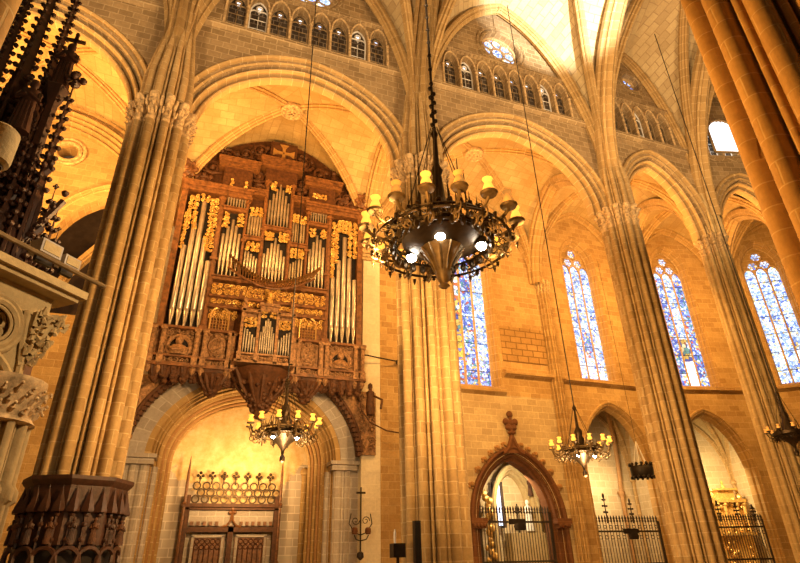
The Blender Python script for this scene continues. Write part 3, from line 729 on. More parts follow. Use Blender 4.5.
# ------------------------------------------------------------------ chapels behind the lower openings
def chapel(T, xc, hs, depth, zc, mat='wallpale', rib=True):
    mb = MB()
    for (a, b) in ((xc-hs, xc+hs),):
        mb.add([T(a, depth, 0), T(b, depth, 0), T(b, depth, zc), T(a, depth, zc)], [(0, 1, 2, 3)], [[(a, 0), (b, 0), (b, zc), (a, zc)]])
        mb.add([T(a, .8, 0), T(a, depth, 0), T(a, depth, zc), T(a, .8, zc)], [(0, 1, 2, 3)], [[(0, 0), (depth, 0), (depth, zc), (0, zc)]])
        mb.add([T(b, .8, 0), T(b, depth, 0), T(b, depth, zc), T(b, .8, zc)], [(0, 1, 2, 3)], [[(0, 0), (depth, 0), (depth, zc), (0, zc)]])
    mb.build('wall_chapel', mat, None, 0)['kind'] = 'structure'
    P = [T(xc-hs, .8, 0), T(xc+hs, .8, 0), T(xc+hs, depth, 0), T(xc-hs, depth, 0)]
    vault([(p[0], p[1]) for p in P], zc-4.2, [zc-.2]*4, zc+.1, 'web', (), (1, 2, 3), .6, bossr=.25)
    for sx in (-1, 1):
        t = MB(); t.tube([T(xc+sx*(hs-.1), depth-.12, 0), T(xc+sx*(hs-.1), depth-.12, zc-4.2)], .1, 8); t.blob(T(xc+sx*(hs-.1), depth-.12, zc-4.15), .17, 8); t.build('trim_12', 'rib')['kind'] = 'structure'
chapel(TW, 14.75, 2.6, 3.2, 8.0, 'wallpale')
chapel(TW, 20.72, 2.55, 3.0, 9.6, 'wallpale')
chapel(FA, 3.6, 2.9, 4.2, 9.6, 'wallpale')
for T_, x_, d_ in ((TW, 22.1, 2.75), (FA, 4.3, 3.9)):
    t = MB(); t.tube([T_(x_, d_, 0), T_(x_, d_, 4.6)], .11, 8); t.lathe([(.1, 0), (.2, .2), (.2, .28), (.12, .3)], (*T_(x_, d_, 0)[:2], 4.55), 10); t.tube([T_(x_, d_, 4.8), T_(x_+.05, d_-.1, 6.2), T_(x_-.15, d_-.4, 7.6), T_(x_-.7, d_-.9, 8.8), T_(x_-1.3, d_-1.3, 9.4)], .11, 6); t.build('trim_13', 'redlt')['kind'] = 'structure'
chapel(FB, 3.0, 2.8, 4.0, 9.6, 'wallpale')

# ogee portal : thing
def portal():
    root = empty('ogee_portal', (13.95, WY, 0), 'dark reddish ogee arch portal with crockets and a cross finial, in the pale wall', 'portal')
    xc, zs, hs, rise = 13.95, 3.15, 1.8, 2.6
    prof = [(.0, .62), (-.14, .6), (-.18, .52), (-.12, .45), (.0, .43), (-.04, .36), (.05, .3), (.14, .32), (.16, .22), (.1, .16), (.22, .12), (.3, .14), (.32, .02), (.8, 0)]
    archivolt(MB(), TW, xc, zs, hs, rise, .3, prof, 0, 36).build('arch_moulding', 'red', root, 30)
    og = []
    for i in range(9):
        t = i/8; og.append((xc-.55+.55*t, WY-.12, zs+rise*ap(.55*(1-t)/2.4, .3)+.42+.7*t**2.6))
    og2 = [(2*xc-p[0], p[1], p[2]) for p in og]
    h = MB(); h.tube(og, [.1]*8+[.07], 7); h.tube(og2, [.1]*8+[.07], 7)
    h.add([og[0]]+og+[og2[k] for k in range(7, -1, -1)], [tuple(range(17))]); h.build('ogee_tip', 'red', root)
    for s in (-1, 1):
        for k in range(6):
            q = .14+.15*k; x = xc+s*(hs+.62)*q; z = zs+(rise+.62)*ap(q, .3)
            cr = MB()
            for j in range(5):
                a = j*2*pi/5; cr.blob((x+s*.1+.1*math.cos(a), WY-.04, z+.1+.1*math.sin(a)), .075, 6)
            cr.blob((x+s*.1, WY-.16, z+.14), .1, 6); cr.build('crocket', 'redlt', root)
    f = MB(); zt = zs+rise+1.1
    f.tube([(xc, WY-.12, zt-.2), (xc, WY-.12, zt+1.0)], [.1, .07], 7); f.lathe([(.1, 0), (.2, .05), (.2, .12), (.1, .16)], (xc, WY-.12, zt), 8)
    for dx, dz in ((-.24, .6), (.24, .6), (0, .95), (0, .55), (-.14, .35), (.14, .35)):
        f.blob((xc+dx, WY-.12, zt+dz), .17, 7, 1, .7)
    f.build('finial', 'red', root)
    for s in (-1, 1):
        j = MB(); j.box((xc+s*2.12, WY-.12, 3.15), (.75, .36, .22)); j.box((xc+s*2.12, WY-.1, 2.95), (.62, .28, .18))
        for k in range(4): j.blob((xc+s*2.12-.24+.16*k, WY-.26, 2.98), .09, 6)
        j.build('impost', 'red', root)
portal()

# ------------------------------------------------------------------ iron gates
def gate(T, x0, x1, z0, z1, zr, n, label, spikes, mat='ironw', lock=True, d=.35, orn=True):
    xc = (x0+x1)/2
    root = empty('iron_gate', T(xc, d, 0), label, 'gate')
    for i in range(n):
        x = x0+(x1-x0)*(i+.5)/n; b = MB(); b.tube([T(x, d, z0), T(x, d, z1)], .018, 5)
        b.lathe([(.02, -.06), (.06, 0), (.03, .05), (.055, .12), (.005, .26)], (0, 0, z1), 5, T=lambda a, q, z, x=x: T(x+a, d+q, z)); b.build('bar', mat, root)
    f = MB()
    for z in (zr, z0+.3, (zr+z0)/2): f.box((xc, d, z), (x1-x0, .07, .08), 0, T)
    for x in (x0, x1): f.box((x, d, (z0+z1)/2), (.1, .1, z1-z0), 0, T)
    f.build('frame', mat, root, 0)
    if orn:
        for i in range(n//2):
            x = x0+(x1-x0)*(i+.5)/(n//2); s = MB(); s.torus((x, d, zr-.25), .08, .015, 'y', 10, 4, T=T); s.torus((x, d, zr+.2), .07, .015, 'y', 10, 4, T=T); s.build('scroll', mat, root)
    for x, h in spikes:
        s = MB(); s.tube([T(x, d, z1-.1), T(x, d, z1+h)], [.035, .02], 5)
        for k, (dz, r) in enumerate(((h*.35, .09), (h*.6, .12), (h*.85, .07))):
            s.blob(T(x-r, d, z1+dz), .05, 5); s.blob(T(x+r, d, z1+dz), .05, 5); s.blob(T(x, d, z1+dz), .06, 5)
        s.blob(T(x, d, z1+h), .06, 5, 1, 1, 2); s.build('finial', mat, root)
    if lock:
        l = MB(); l.box((xc, d-.12, zr), (.8, .12, .22), 0, T); l.lathe([(.25, -.15), (.32, 0), (.25, .14)], (0, 0, 0), 10, T=lambda a, q, z: T(xc+.1+a, d-.15+q*.3, zr-.2+z)); l.build('lock_plate', 'iron', root)
    return root
gate(TW, 12.15, 15.75, 0, 3.55, 3.15, 26, 'iron bar gate closing the reddish ogee portal', [], orn=False)
gate(TW, 18.2, 21.9, 0, 3.2, 2.75, 22, 'ornate iron gate with fleur spikes under the arch left of the leaning pier', [(18.9, 1.1), (20.4, .9)])
gate(FA, .8, 4.6, 0, 3.25, 2.9, 28, 'iron grille with tall finials before the golden altar, right of the leaning pier', [(1.3, .6), (2.3, .8), (3.3, .7), (4.2, .6)], lock=False)
gate(FB, 1.0, 4.8, 0, 3.2, 2.8, 20, 'iron gate of the rightmost chapel, behind the rear pier', [], lock=False)

# ------------------------------------------------------------------ chapel contents
def statue(root, c, h, mat, name='statue', seed=3):
    """standing robed figure: robe, shoulders, head in one skin"""
    m_ = MB(); s = h/1.7
    m_.lathe([(.27*s, 0), (.25*s, .25*s), (.2*s, .7*s), (.19*s, 1.0*s), (.23*s, 1.25*s), (.21*s, 1.38*s), (.08*s, 1.45*s), (.07*s, 1.5*s), (.11*s, 1.56*s), (.12*s, 1.66*s), (.08*s, 1.76*s), (.01, 1.79*s)], c, 10, True, 1, .7)
    for k in range(5):
        a = -.9+.45*k; m_.tube([(c[0]+.24*s*math.sin(a), c[1]-.17*s*math.cos(a), c[2]+.02), (c[0]+.17*s*math.sin(a), c[1]-.13*s*math.cos(a), c[2]+.95*s)], .03*s, 5)
    m_.tube([(c[0]-.2*s, c[1], c[2]+1.3*s), (c[0]-.24*s, c[1]-.1*s, c[2]+1.05*s), (c[0]-.02*s, c[1]-.22*s, c[2]+1.1*s)], [.075*s, .065*s, .045*s], 6)
    m_.tube([(c[0]+.2*s, c[1], c[2]+1.3*s), (c[0]+.25*s, c[1]-.1*s, c[2]+1.02*s), (c[0]+.04*s, c[1]-.22*s, c[2]+1.15*s)], [.075*s, .065*s, .045*s], 6)
    return m_.build(name, mat, root)
ND = 25.75
niche = empty('altar_niche', (15.6, ND, 0), 'pale pointed niche altar with a white figure, seen through the ogee portal', 'altar')
archivolt(MB(), TY(ND-.3), 15.45, 3.9, .8, 1.6, .3, SM, 0, 24, 1.3).build('niche_arch', 'cream', niche, 30)
MB().box((15.9, ND-.35, 1.4), (2.2, .7, 2.8)).build('altar_table', 'cream', niche, 0)
statue(niche, (16.05, ND-.35, 2.9), 1.35, 'white')
statue(niche, (16.35, ND-.3, 4.5), .9, 'wooddk')
t = MB(); t.tube([(15.3, ND-.6, 2.5), (15.3, ND-.6, 4.1)], .035, 5); t.tube([(15.05, ND-.6, 3.75), (15.55, ND-.6, 3.75)], .035, 5); t.build('cross', 'iron', niche)
gm = MB()
for k in range(26): gm.blob((13.45+R.uniform(0, .55), 25.3+R.uniform(-.2, .2), .3+k*.17), R.uniform(.1, .2), 6)
tag(gm.build('gilded_retable', 'gild'), 'gilded carved retable at the left inside the ogee portal chapel', 'retable')
w_ = empty('window_10', (14.55, ND-.15, 2.6)); struct(w_)
MB().box((14.58, ND-.1, 4.1), (.26, .04, 1.9)).build('pane', 'daylow', w_, 0)
fr = MB(); fr.box((14.38, ND-.1, 4.1), (.14, .2, 2.1)); fr.box((14.78, ND-.1, 4.1), (.14, .2, 2.1)); fr.build('frame', 'void', w_, 0)
_FA = FA
al = empty('golden_altar', FA(4.9, 3.0, 0), 'brightly lit golden baroque altar behind the iron grille right of the leaning pier', 'altar')
AT = lambda x, d, z: _FA(4.9+(x-2.2)*.8, d-.9, z*.82)
g1 = MB(); g1.box((2.2, 4.2, 1.6), (2.3, .6, 3.2), 0, AT); g1.box((2.2, 4.1, 4.3), (1.9, .5, 1.9), 0, AT); g1.box((2.2, 4.0, 5.3), (2.3, .8, .2), 0, AT); g1.box((2.2, 4.0, 3.25), (2.5, .8, .16), 0, AT); g1.box((2.2, 4.1, 5.7), (1.2, .5, .6), 0, AT); g1.box((2.2, 4.0, 6.05), (1.5, .7, .12), 0, AT)
g1.build('case', 'gild', al, 0)
for x in (1.2, 1.75, 2.65, 3.2):
    g1 = MB(); g1.tube([AT(x, 3.75, 3.35), AT(x, 3.75, 5.2)], .1, 8); g1.blob(AT(x, 3.75, 5.1), .15, 7); g1.build('column', 'gild', al)
g1 = MB()
for k in range(40): g1.blob(AT(2.2+R.uniform(-1, 1), 3.8, R.uniform(1.2, 5.6)), R.uniform(.06, .14), 6)
for x, z in ((1.2, 6), (3.2, 6), (2.2, 6.5)): g1.lathe([(.12, 0), (.16, .2), (.05, .4), (.1, .5), (.01, .7)], (0, 0, 0), 8, T=lambda a, q, zz, x=x, z=z: AT(x+a, 4+q, z-.5+zz))
g1.build('carving', 'gild', al)

# ------------------------------------------------------------------ wooden porch door screen
def screen():
    Y = 26.6; root = empty('door_screen', (2.0, Y, 0), 'carved brown wooden door screen with pierced cresting in the porch under the organ', 'door screen')
    x0, x1 = .2, 3.9
    f = MB()
    for x in (x0, x1): f.box((x, Y, 2.2), (.16, .3, 4.4))
    f.box(((x0+x1)/2, Y, 4.0), (x1-x0+.5, .34, .14)); f.box(((x0+x1)/2, Y, 3.86), (x1-x0+.3, .3, .08)); f.box((2.05, Y, 1.6), (.22, .26, 3.2)); f.box((2.05, Y-.02, 3.05), (3.6, .22, .2))
    f.build('frame', 'wooddk', root, 0)
    MB().box((2.05, Y+.02, 3.5), (3.5, .08, .62)).build('frieze_panel', 'grey', root, 0)
    og = MB()
    for k in range(14):
        x = .45+k*.25
        if abs(x-2.05) > .35: og.box((x, Y-.1, 3.28), (.13, .08, .16))
    og.tube([(1.65, Y-.12, 3.15), (1.85, Y-.12, 3.2), (2.0, Y-.12, 3.4), (2.05, Y-.12, 3.8)], .05, 6); og.tube([(2.45, Y-.12, 3.15), (2.25, Y-.12, 3.2), (2.1, Y-.12, 3.4), (2.05, Y-.12, 3.8)], .05, 6)
    for dx, dz in ((0, 3.85), (-.1, 3.72), (.1, 3.72)): og.blob((2.05+dx, Y-.12, dz), .08, 6)
    og.build('crenellation', 'wood', root)
    for s in (-1, 1):
        xc = 2.05+s*.88
        d = MB(); d.box((xc, Y, 1.4), (1.35, .08, 2.8)); dr = d.build('door_leaf', 'wood', root, 0)
        q = MB(); q.box((xc-.6, Y-.07, 1.4), (.1, .06, 2.8)); q.box((xc+.6, Y-.07, 1.4), (.1, .06, 2.8)); q.box((xc, Y-.07, 2.8), (1.3, .06, .1)); q.build('moulding', 'grey', dr, 0)
        q = MB()
        for r_ in range(2):
            for c_ in range(5): q.torus((xc-.42+c_*.21, Y-.07, 2.6-r_*.21), .09, .018, 'y', 10, 4)
        for c_ in range(6): q.tube([(xc-.5+c_*.2, Y-.07, 0), (xc-.5+c_*.2, Y-.07, 2.35)], .02, 4)
        q.build('tracery_panel', 'wooddk', dr)
    c = MB()
    for r_ in range(3):
        for k in range(9+(r_ % 2)):
            x = x0+.25+k*.4-(.2 if r_ % 2 else 0)
            if x0+.05 < x < x1-.05: c.torus((x, Y, 4.25+r_*.27), .15, .035, 'y', 12, 5)
    c.build('pierced_cresting', 'brassdk', root)
    for k in range(7):
        x = x0+.35+k*.5; p = MB(); p.tube([(x, Y, 4.85), (x, Y, 5.2)], .03, 5)
        for dx, dz in ((-.1, 5.2), (.1, 5.2), (0, 5.32), (0, 5.1)): p.blob((x+dx, Y, dz), .07, 6)
        p.build('finial', 'brassdk', root)
    for x in (x0-.15, x1+.15):
        p = MB(); p.tube([(x, Y-.1, 1.6), (x, Y-.1, 5.3), (x, Y-.1, 6.0)], [.07, .06, .01], 8); p.lathe([(.1, 0), (.17, .1), (.1, .3), (.04, .4)], (x, Y-.1, 1.5), 8); p.lathe([(.06, 0), (.12, .05), (.06, .12)], (x, Y-.1, 4.0), 8); p.build('pinnacle', 'wood', root)
screen()

# ------------------------------------------------------------------ carved ornament helpers
def scroll(mb, x, y, z, r, s=1, th=.03, turns=1.4, a0=0, n=14):
    pts = []
    for i in range(n+1):
        t = i/n; a = a0+s*t*turns*2*pi; q = r*(1-t*.78); pts.append((x+q*math.cos(a), y-.02*math.sin(t*9), z+q*math.sin(a)))
    mb.tube(pts, [th*(1-.35*i/n) for i in range(n+1)], 5)
def carving(mb, x0, x1, z0, z1, y, step, seed=0, th=.03):
    rr = random.Random(seed); nx = max(1, int((x1-x0)/step)); nz = max(1, int((z1-z0)/step))
    for i in range(nx):
        for j in range(nz):
            x = x0+(i+.5)*(x1-x0)/nx+rr.uniform(-.03, .03); z = z0+(j+.5)*(z1-z0)/nz+rr.uniform(-.03, .03)
            scroll(mb, x, y, z, step*.52, rr.choice((-1, 1)), th, rr.uniform(1.0, 1.6), rr.uniform(0, 6.28), 11)
            mb.blob((x, y-.03, z), step*.16, 6); mb.blob((x+rr.uniform(-.4, .4)*step, y-.02, z+rr.uniform(-.4, .4)*step), step*.12, 5)
def medallion(root, x, y, z, r, mat='woodlt'):
    m_ = MB(); m_.torus((x, y, z), r, .07, 'y', 28, 6); m_.torus((x, y, z), r*.86, .035, 'y', 28, 5)
    for k in range(16): a = k*pi/8; m_.blob((x+r*1.16*math.cos(a), y, z+r*1.16*math.sin(a)), .045, 5)
    md = m_.build('medallion', mat, root)
    b = MB(); b.blob((x, y-.12, z+.22*r/.5), .15, 9, 1, 1, 1.2); b.lathe([(.3, -.34), (.34, -.15), (.24, .02), (.08, .08), (.07, .14)], (x, y-.08, z-.02), 10, True, 1, .55)
    b.tube([(x-.3, y-.15, z-.12), (x-.2, y-.28, z-.22), (x+.05, y-.26, z-.14)], .065, 6); b.tube([(x+.3, y-.15, z-.12), (x+.18, y-.28, z-.24), (x-.02, y-.26, z-.2)], .065, 6)
    b.blob((x, y-.2, z+.2*r/.5), .04, 5); b.build('bust', mat, md)
    k = MB(); k.lathe([(r*.84, 0), (.01, .01)], (0, 0, 0), 20, T=lambda a, q, zz: (x+a, y+.03+zz, z+q)); k.build('backing', 'dark', md)

# ------------------------------------------------------------------ the organ
def organ():
    Y = 22.0; root = empty('pipe_organ', (2.2, 22.3, 8.0), 'great carved wooden pipe organ with gilded scrollwork hung high over the porch arch', 'pipe organ')
    def bx(name, mat, *bs):
        m_ = MB()
        for b in bs: m_.box(*b)
        return m_.build(name, mat, root, 0)
    def cornice(x0, x1, z, proj=.25, h=.45, y=Y, mat='wood'):
        m_ = MB(); xc, w = (x0+x1)/2, x1-x0
        for k, (dz, p, hh) in enumerate(((0, .55, .1), (.12, .3, .16), (.26, .7, .1), (.36, 1.0, .12))):
            m_.box((xc, y+.15-proj*p/2, z+dz*h/.45+hh*.5*h/.45), (w+proj*p*.8, .5+proj*p, hh*h/.45))
        return m_.build('cornice', mat, root, 0)
    # back panels and body
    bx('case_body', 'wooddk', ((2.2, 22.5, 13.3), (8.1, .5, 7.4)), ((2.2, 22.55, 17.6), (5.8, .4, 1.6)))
    bx('side_panel', 'wood', ((-1.84, 22.2, 13.4), (.24, .9, 7.0))); bx('side_panel', 'wood', ((6.22, 22.2, 13.4), (.24, .9, 7.0)))
    for x, z0, z1, w in ((-.24, 10.1, 16.6, .22), (.88, 12.3, 16.6, .12), (1.68, 12.3, 18.0, .16), (2.88, 12.3, 18.0, .16), (3.68, 12.3, 16.6, .12), (4.72, 10.1, 16.6, .22)):
        m_ = MB(); m_.box((x, Y, (z0+z1)/2), (w, .3, z1-z0)); m_.box((x, Y-.18, (z0+z1)/2), (w*.5, .08, z1-z0))
        for zz in (z0+.1, (z0+z1)/2, z1-.15): m_.box((x, Y-.12, zz), (w+.1, .26, .12))
        m_.build('pilaster', 'wood', root, 0)
    # rails between the pipe fields
    for x0, x1, z in ((-.15, .85, 15.95), (.9, 1.65, 14.6), (1.7, 2.85, 15.3), (2.9, 3.65, 14.6), (3.72, 4.65, 15.9), (-.2, 4.7, 12.45), (-1.75, -.3, 9.95), (4.8, 6.15, 9.95)):
        m_ = MB(); m_.box(((x0+x1)/2, Y-.05, z), (x1-x0, .36, .14)); m_.box(((x0+x1)/2, Y-.1, z+.1), (x1-x0+.06, .4, .06)); m_.build('rail', 'wood', root, 0)
    # cornices
    cornice(-1.95, 1.0, 16.65); cornice(3.6, 6.35, 16.65)
    cornice(1.0, 1.65, 17.0, .2, .3); cornice(2.95, 3.6, 17.0, .2, .3)
    cornice(-.55, 1.15, 18.35, .3, .4); cornice(3.5, 5.15, 18.1, .3, .4); cornice(1.35, 3.2, 18.75, .35, .45)
    bx('attic', 'wooddk', ((.3, 22.1, 17.75), (1.3, .4, 1.3)), ((4.3, 22.1, 17.6), (1.3, .4, 1.1)), ((2.28, 22.1, 18.3), (1.5, .4, 1.0)))
    # pipes
    def pipe(x, y, z0, z1, r, foot=.5, mat='tin'):
        m_ = MB(); m_.lathe([(r*.25, 0), (r, foot), (r, foot+.02)], (x, y, z0), 10)
        m_.lathe([(r*.86, foot+.03), (r*.86, foot+.05), (r, foot+.07), (r, z1-z0), (r*.8, z1-z0), (r*.75, z1-z0-.05)], (x, y, z0), 10)
        m_.box((x, y-r*.98, z0+foot+.06), (r*.9, r*.2, .1))
        return m_.build('pipe', mat, root, 50)
    for k, z in enumerate((13.8, 14.95, 16.15, 14.3, 13.2)): pipe(-1.5+k*.265, Y-.1, 10.05, z, .115, .75)
    for k, z in enumerate((13.3, 14.2, 15.5, 14.4, 13.3)): pipe(4.98+k*.255, Y-.1, 10.05, z, .11, .75)
    def field(x0, x1, z0, tops, r, mat, foot=.3):
        n = len(tops)
        for k, z in enumerate(tops): pipe(x0+(k+.5)*(x1-x0)/n, Y-.05, z0, z, r, foot, mat)
    field(-.08, .78, 12.6, (14.7, 15.1, 15.5, 15.2, 14.8), .075, 'tin', .7)
    field(3.78, 4.58, 12.6, (14.6, 15.0, 15.4, 15.2, 14.8), .07, 'tin', .7)
    field(1.76, 2.8, 12.6, (14.0, 14.3, 14.6, 14.9, 14.6, 14.3, 14.0), .066, 'tin', .6)
    field(.97, 1.6, 12.7, (14.1, 14.0, 13.9, 13.8, 13.7), .052, 'tin', .4)
    field(2.96, 3.6, 12.7, (13.7, 13.8, 13.9, 14.0, 14.1), .052, 'tindk', .4)
    field(.97, 1.6, 14.75, (15.9, 15.9, 15.9, 15.9, 15.9), .056, 'tindk', .25)
    field(2.96, 3.6, 14.75, (15.9, 15.9, 15.9, 15.9, 15.9), .056, 'tindk', .25)
    field(-.05, .82, 16.08, (16.8, 17.1, 17.4, 17.6, 17.4, 17.1, 16.8), .05, 'tin', .4)
    field(3.76, 4.6, 16.05, (16.7, 17.0, 17.3, 17.5, 17.3, 17.0, 16.7), .05, 'tin', .4)
    field(1.78, 2.8, 15.45, (16.9, 17.3, 17.6, 17.9, 17.6, 17.3, 16.9), .06, 'tin', .5)
    # near-black grounds, painting in the shade behind the high fields
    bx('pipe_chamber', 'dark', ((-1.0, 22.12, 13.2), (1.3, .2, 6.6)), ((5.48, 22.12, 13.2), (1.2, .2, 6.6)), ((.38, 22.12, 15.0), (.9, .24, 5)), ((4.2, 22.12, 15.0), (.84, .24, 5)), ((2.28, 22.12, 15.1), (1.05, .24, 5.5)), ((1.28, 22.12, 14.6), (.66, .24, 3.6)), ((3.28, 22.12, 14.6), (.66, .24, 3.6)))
    # gilded scrollwork over each pipe field
    def gild(x0, x1, z0, z1, sd, st=.26, th=.035, y=Y-.22):
        m_ = MB(); carving(m_, x0, x1, z0, z1, y, st*.72, sd, th*.8); carving(m_, x0, x1, z0, z1, y+.06, st*.9, sd+100, th*.7); return m_.build('gilded_carving', 'gild', root)
    for a in ((-1.65, -1.15, 14.6, 16.4, 1), (-.75, -.32, 13.6, 16.4, 2), (-1.7, -1.5, 13.6, 15.4, 3, .2), (-1.15, -.7, 16.1, 16.5, 4, .24), (4.82, 5.2, 14.0, 16.2, 5), (5.6, 6.1, 14.4, 16.4, 6), (5.1, 5.8, 15.7, 16.4, 7, .24), (4.82, 5.02, 13.2, 14.8, 8, .2), (-.1, .2, 14.95, 15.75, 9, .2), (.5, .82, 15.1, 15.8, 10, .2), (1.0, 1.6, 15.8, 16.3, 11, .22), (2.95, 3.6, 15.8, 16.3, 12, .22), (1.0, 1.6, 13.95, 14.45, 13, .22), (2.95, 3.6, 13.95, 14.45, 14, .22), (1.75, 2.2, 14.65, 15.15, 15, .2), (2.4, 2.85, 14.65, 15.15, 16, .2), (3.75, 4.1, 15.2, 15.7, 17, .2), (4.3, 4.6, 15.2, 15.7, 18, .2), (1.8, 2.1, 17.4, 17.9, 19, .2), (2.5, 2.8, 17.4, 17.9, 20, .2), (-.05, .2, 17.2, 17.6, 21, .18), (.55, .8, 17.2, 17.6, 22, .18), (3.8, 4.5, 17.4, 17.7, 23, .18)):
        gild(*a)
    # frieze under the pipes
    bx('frieze_board', 'wood', ((2.25, Y-.02, 11.75), (4.75, .3, 1.0)), ((2.25, Y+.05, 10.75), (4.75, .3, 1.2)), ((2.25, Y-.12, 11.6), (4.9, .4, .09)), ((2.25, Y-.12, 11.12), (4.9, .42, .1)))
    gild(-.15, 4.65, 11.7, 12.25, 30, .32, .04); gild(-.1, 4.6, 11.2, 11.6, 31, .28, .035); gild(-.1, 1.0, 10.6, 11.05, 32, .3, .03); gild(3.3, 4.6, 10.6, 11.05, 33, .3, .03)
    for xa in (.35, 3.95):
        m_ = MB(); P = arch(xa, 10.75, .36, .36, 0, 12)
        pts = [(xa-.36, 10.0)]+P+[(xa+.36, 10.0)]
        m_.tube([(x, Y-.24, z) for x, z in pts], .04, 5)
        for k in range(1, 6): x = xa-.36+.12*k; m_.tube([(x, Y-.2, 10.0), (x, Y-.2, 10.75+.36*math.sqrt(max(0, 1-((x-xa)/.36)**2)))], .014, 4)
        for k in range(1, 8): m_.tube([(xa-.36, Y-.2, 10+k*.13), (xa+.36, Y-.2, 10+k*.13)], .012, 4)
        m_.build('grille', 'trump', root)
    # fans of horizontal trumpets
    for s in (-1, 1):
        for k in range(15):
            t = k/14; x0 = 2.25+s*(.15+1.65*t); z0 = 12.35+.75*t**1.8; L = .9+.3*t
            m_ = MB(); m_.tube([(x0, Y-.15, z0), (x0+s*.04, Y-.15-L*.7, z0-.10), (x0+s*.05, Y-.15-L, z0-.12)], [.018, .03, .075], 7, False); m_.build('trumpet_pipe', 'trump', root)
    m_ = MB(); m_.tube([(2.25+u*1.85, Y-.35, 12.22+.75*abs(u)**1.8) for u in [i/10 for i in range(-10, 11)]], .05, 6); m_.build('trumpet_rail', 'wood', root)
    # crest above: carved ground fitted to the vault arch
    m_ = MB(); top = lambda x: 15.4+5.55*ap((x-2.2)/4.75, .2)
    wall(m_, TY(22.42), -2.2, 6.6, 17.1, lambda x: max(17.15, top(x)), [], .22); m_.build('crest_ground', 'wooddk', root, 0)
    for sd, (x, z, r) in enumerate(((-1.5, 17.6, .36), (-.9, 18.3, .4), (-.3, 19.2, .36), (.5, 19.5, .4), (1.2, 19.9, .36), (-1.2, 17.5, .3), (3.4, 19.6, .42), (4.2, 19.1, .4), (5.0, 18.6, .36), (5.6, 18.0, .4), (5.3, 17.6, .36), (1.3, 17.6, .34), (3.2, 17.7, .34), (.0, 18.9, .2), (3.1, 19.8, .3), (5.9, 17.5, .3), (1.25, 18.3, .25), (3.3, 18.3, .25))):
        m_ = MB(); scroll(m_, x, 22.15, z, r, 1 if sd % 2 else -1, .085, 1.5, sd); m_.blob((x, 22.1, z), .13, 7); m_.blob((x+.3, 22.15, z+.22), .13, 6); m_.tube([(x-.4, 22.2, z-.2), (x, 22.12, z-.32), (x+.45, 22.2, z-.15)], [.05, .1, .04], 6); m_.build('crest_carving', 'wooddk', root)
    for x in (-.6, 1.2, 3.3, 4.9, .1):                        # little upright statuettes/urns on the cornice
        m_ = MB(); zb = 18.85 if abs(x-2.2) > 1.5 else 19.25; m_.lathe([(.12, 0), (.16, .15), (.08, .4), (.14, .5), (.1, .65), (.02, .72)], (x, 22.15, zb), 8); m_.build('urn', 'wooddk', root)
    cr = bx('cross_panel', 'wooddk', ((2.28, 22.12, 19.85), (1.3, .3, 1.3)))
    m_ = MB()
    for k in range(4):
        a = k*pi/2; ca, sa = math.cos(a), math.sin(a)
        pr = [(.05, .04), (.5, .16), (.5, -.16), (.05, -.04)]
        w_s = [(.04, .07), (.3, .08), (.52, .22), (.52, -.22), (.3, -.08), (.04, -.07)]
        f_ = [(2.28+u*ca-v*sa, 21.92, 19.85+u*sa+v*ca) for u, v in w_s]; b_ = [(p[0], 21.98, p[2]) for p in f_]
        m_.add(f_+b_, [tuple(range(6)), tuple(range(11, 5, -1))]+[(i, (i+1) % 6, 6+(i+1) % 6, 6+i) for i in range(6)])
    m_.build('cross', 'trump', cr, 0)
    for x in (-2.0, 6.5):
        m_ = MB(); z = 17.9
        for r_, th in ((.34, .09), (.2, .08)): m_.torus((x, 22.0, z), r_, th, 'y', 16, 6)
        for k in range(8): m_.blob((x+.42*math.cos(k*pi/4), 22.0, z+.42*math.sin(k*pi/4)), .13, 6)
        m_.blob((x, 21.92, z), .16, 7); m_.build('rosette', 'wood', root)
    # -------- gallery front
    G = 21.55
    bx('gallery_front', 'woodlt', ((2.2, G+.25, 9.15), (8.2, .3, 1.5)))
    bx('gallery_floor', 'wooddk', ((2.2, 22.1, 8.32), (8.3, 1.2, .14)))
    m_ = MB(); m_.box((2.2, G+.05, 9.93), (8.5, .5, .1)); m_.box((2.2, G+.08, 8.45), (8.5, .5, .14)); m_.box((2.2, G+.05, 8.78), (8.4, .42, .08)); m_.build('cornice', 'wood', root, 0)
    for x in (-1.95, -.38, -.08, .85, 1.0, 3.4, 3.55, 4.5, 4.75, 6.3, -1.6, 6.0):
        m_ = MB(); m_.box((x, G-.02, 9.35), (.16, .3, 1.1)); m_.box((x, G-.08, 9.35), (.08, .24, 1.0)); m_.box((x, G-.04, 8.6), (.22, .36, .3)); m_.box((x, G-.04, 9.85), (.24, .38, .12))
        m_.lathe([(.1, 0), (.13, -.12), (.03, -.3)], (x, G-.02, 8.4), 7); m_.build('pilaster', 'woodlt', root, 0)
    medallion(root, -1.0, G-.02, 9.2, .42); medallion(root, 5.35, G-.02, 9.2, .42)
    for x in (.38, 4.02):
        m_ = MB(); m_.lathe([(.01, -.55), (.2, -.45), (.33, -.2), (.35, .1), (.3, .4), (.12, .55), (.01, .58)], (x, G+.1, 9.35), 12, True, 1, .35)
        for k in range(9): m_.blob((x+.1*math.sin(k*2.2), G-.05, 8.95+k*.1), .07, 5)
        m_.torus((x, G, 9.35), .3, .04, 'y', 18, 5); scroll(m_, x, G-.03, 9.75, .14, 1, .035); m_.build('cartouche', 'woodlt', root)
    for x0, x1 in ((-1.85, -.45), (4.82, 5.95), (-.02, .8), (3.6, 4.45)):
        m_ = MB(); carving(m_, x0, x1, 8.5, 8.74, G-.02, .22, int(x0*7+40), .03); carving(m_, x0, x1, 9.7, 9.88, G-.02, .2, int(x0*9+40), .025); m_.build('carved_panel', 'woodlt', root)
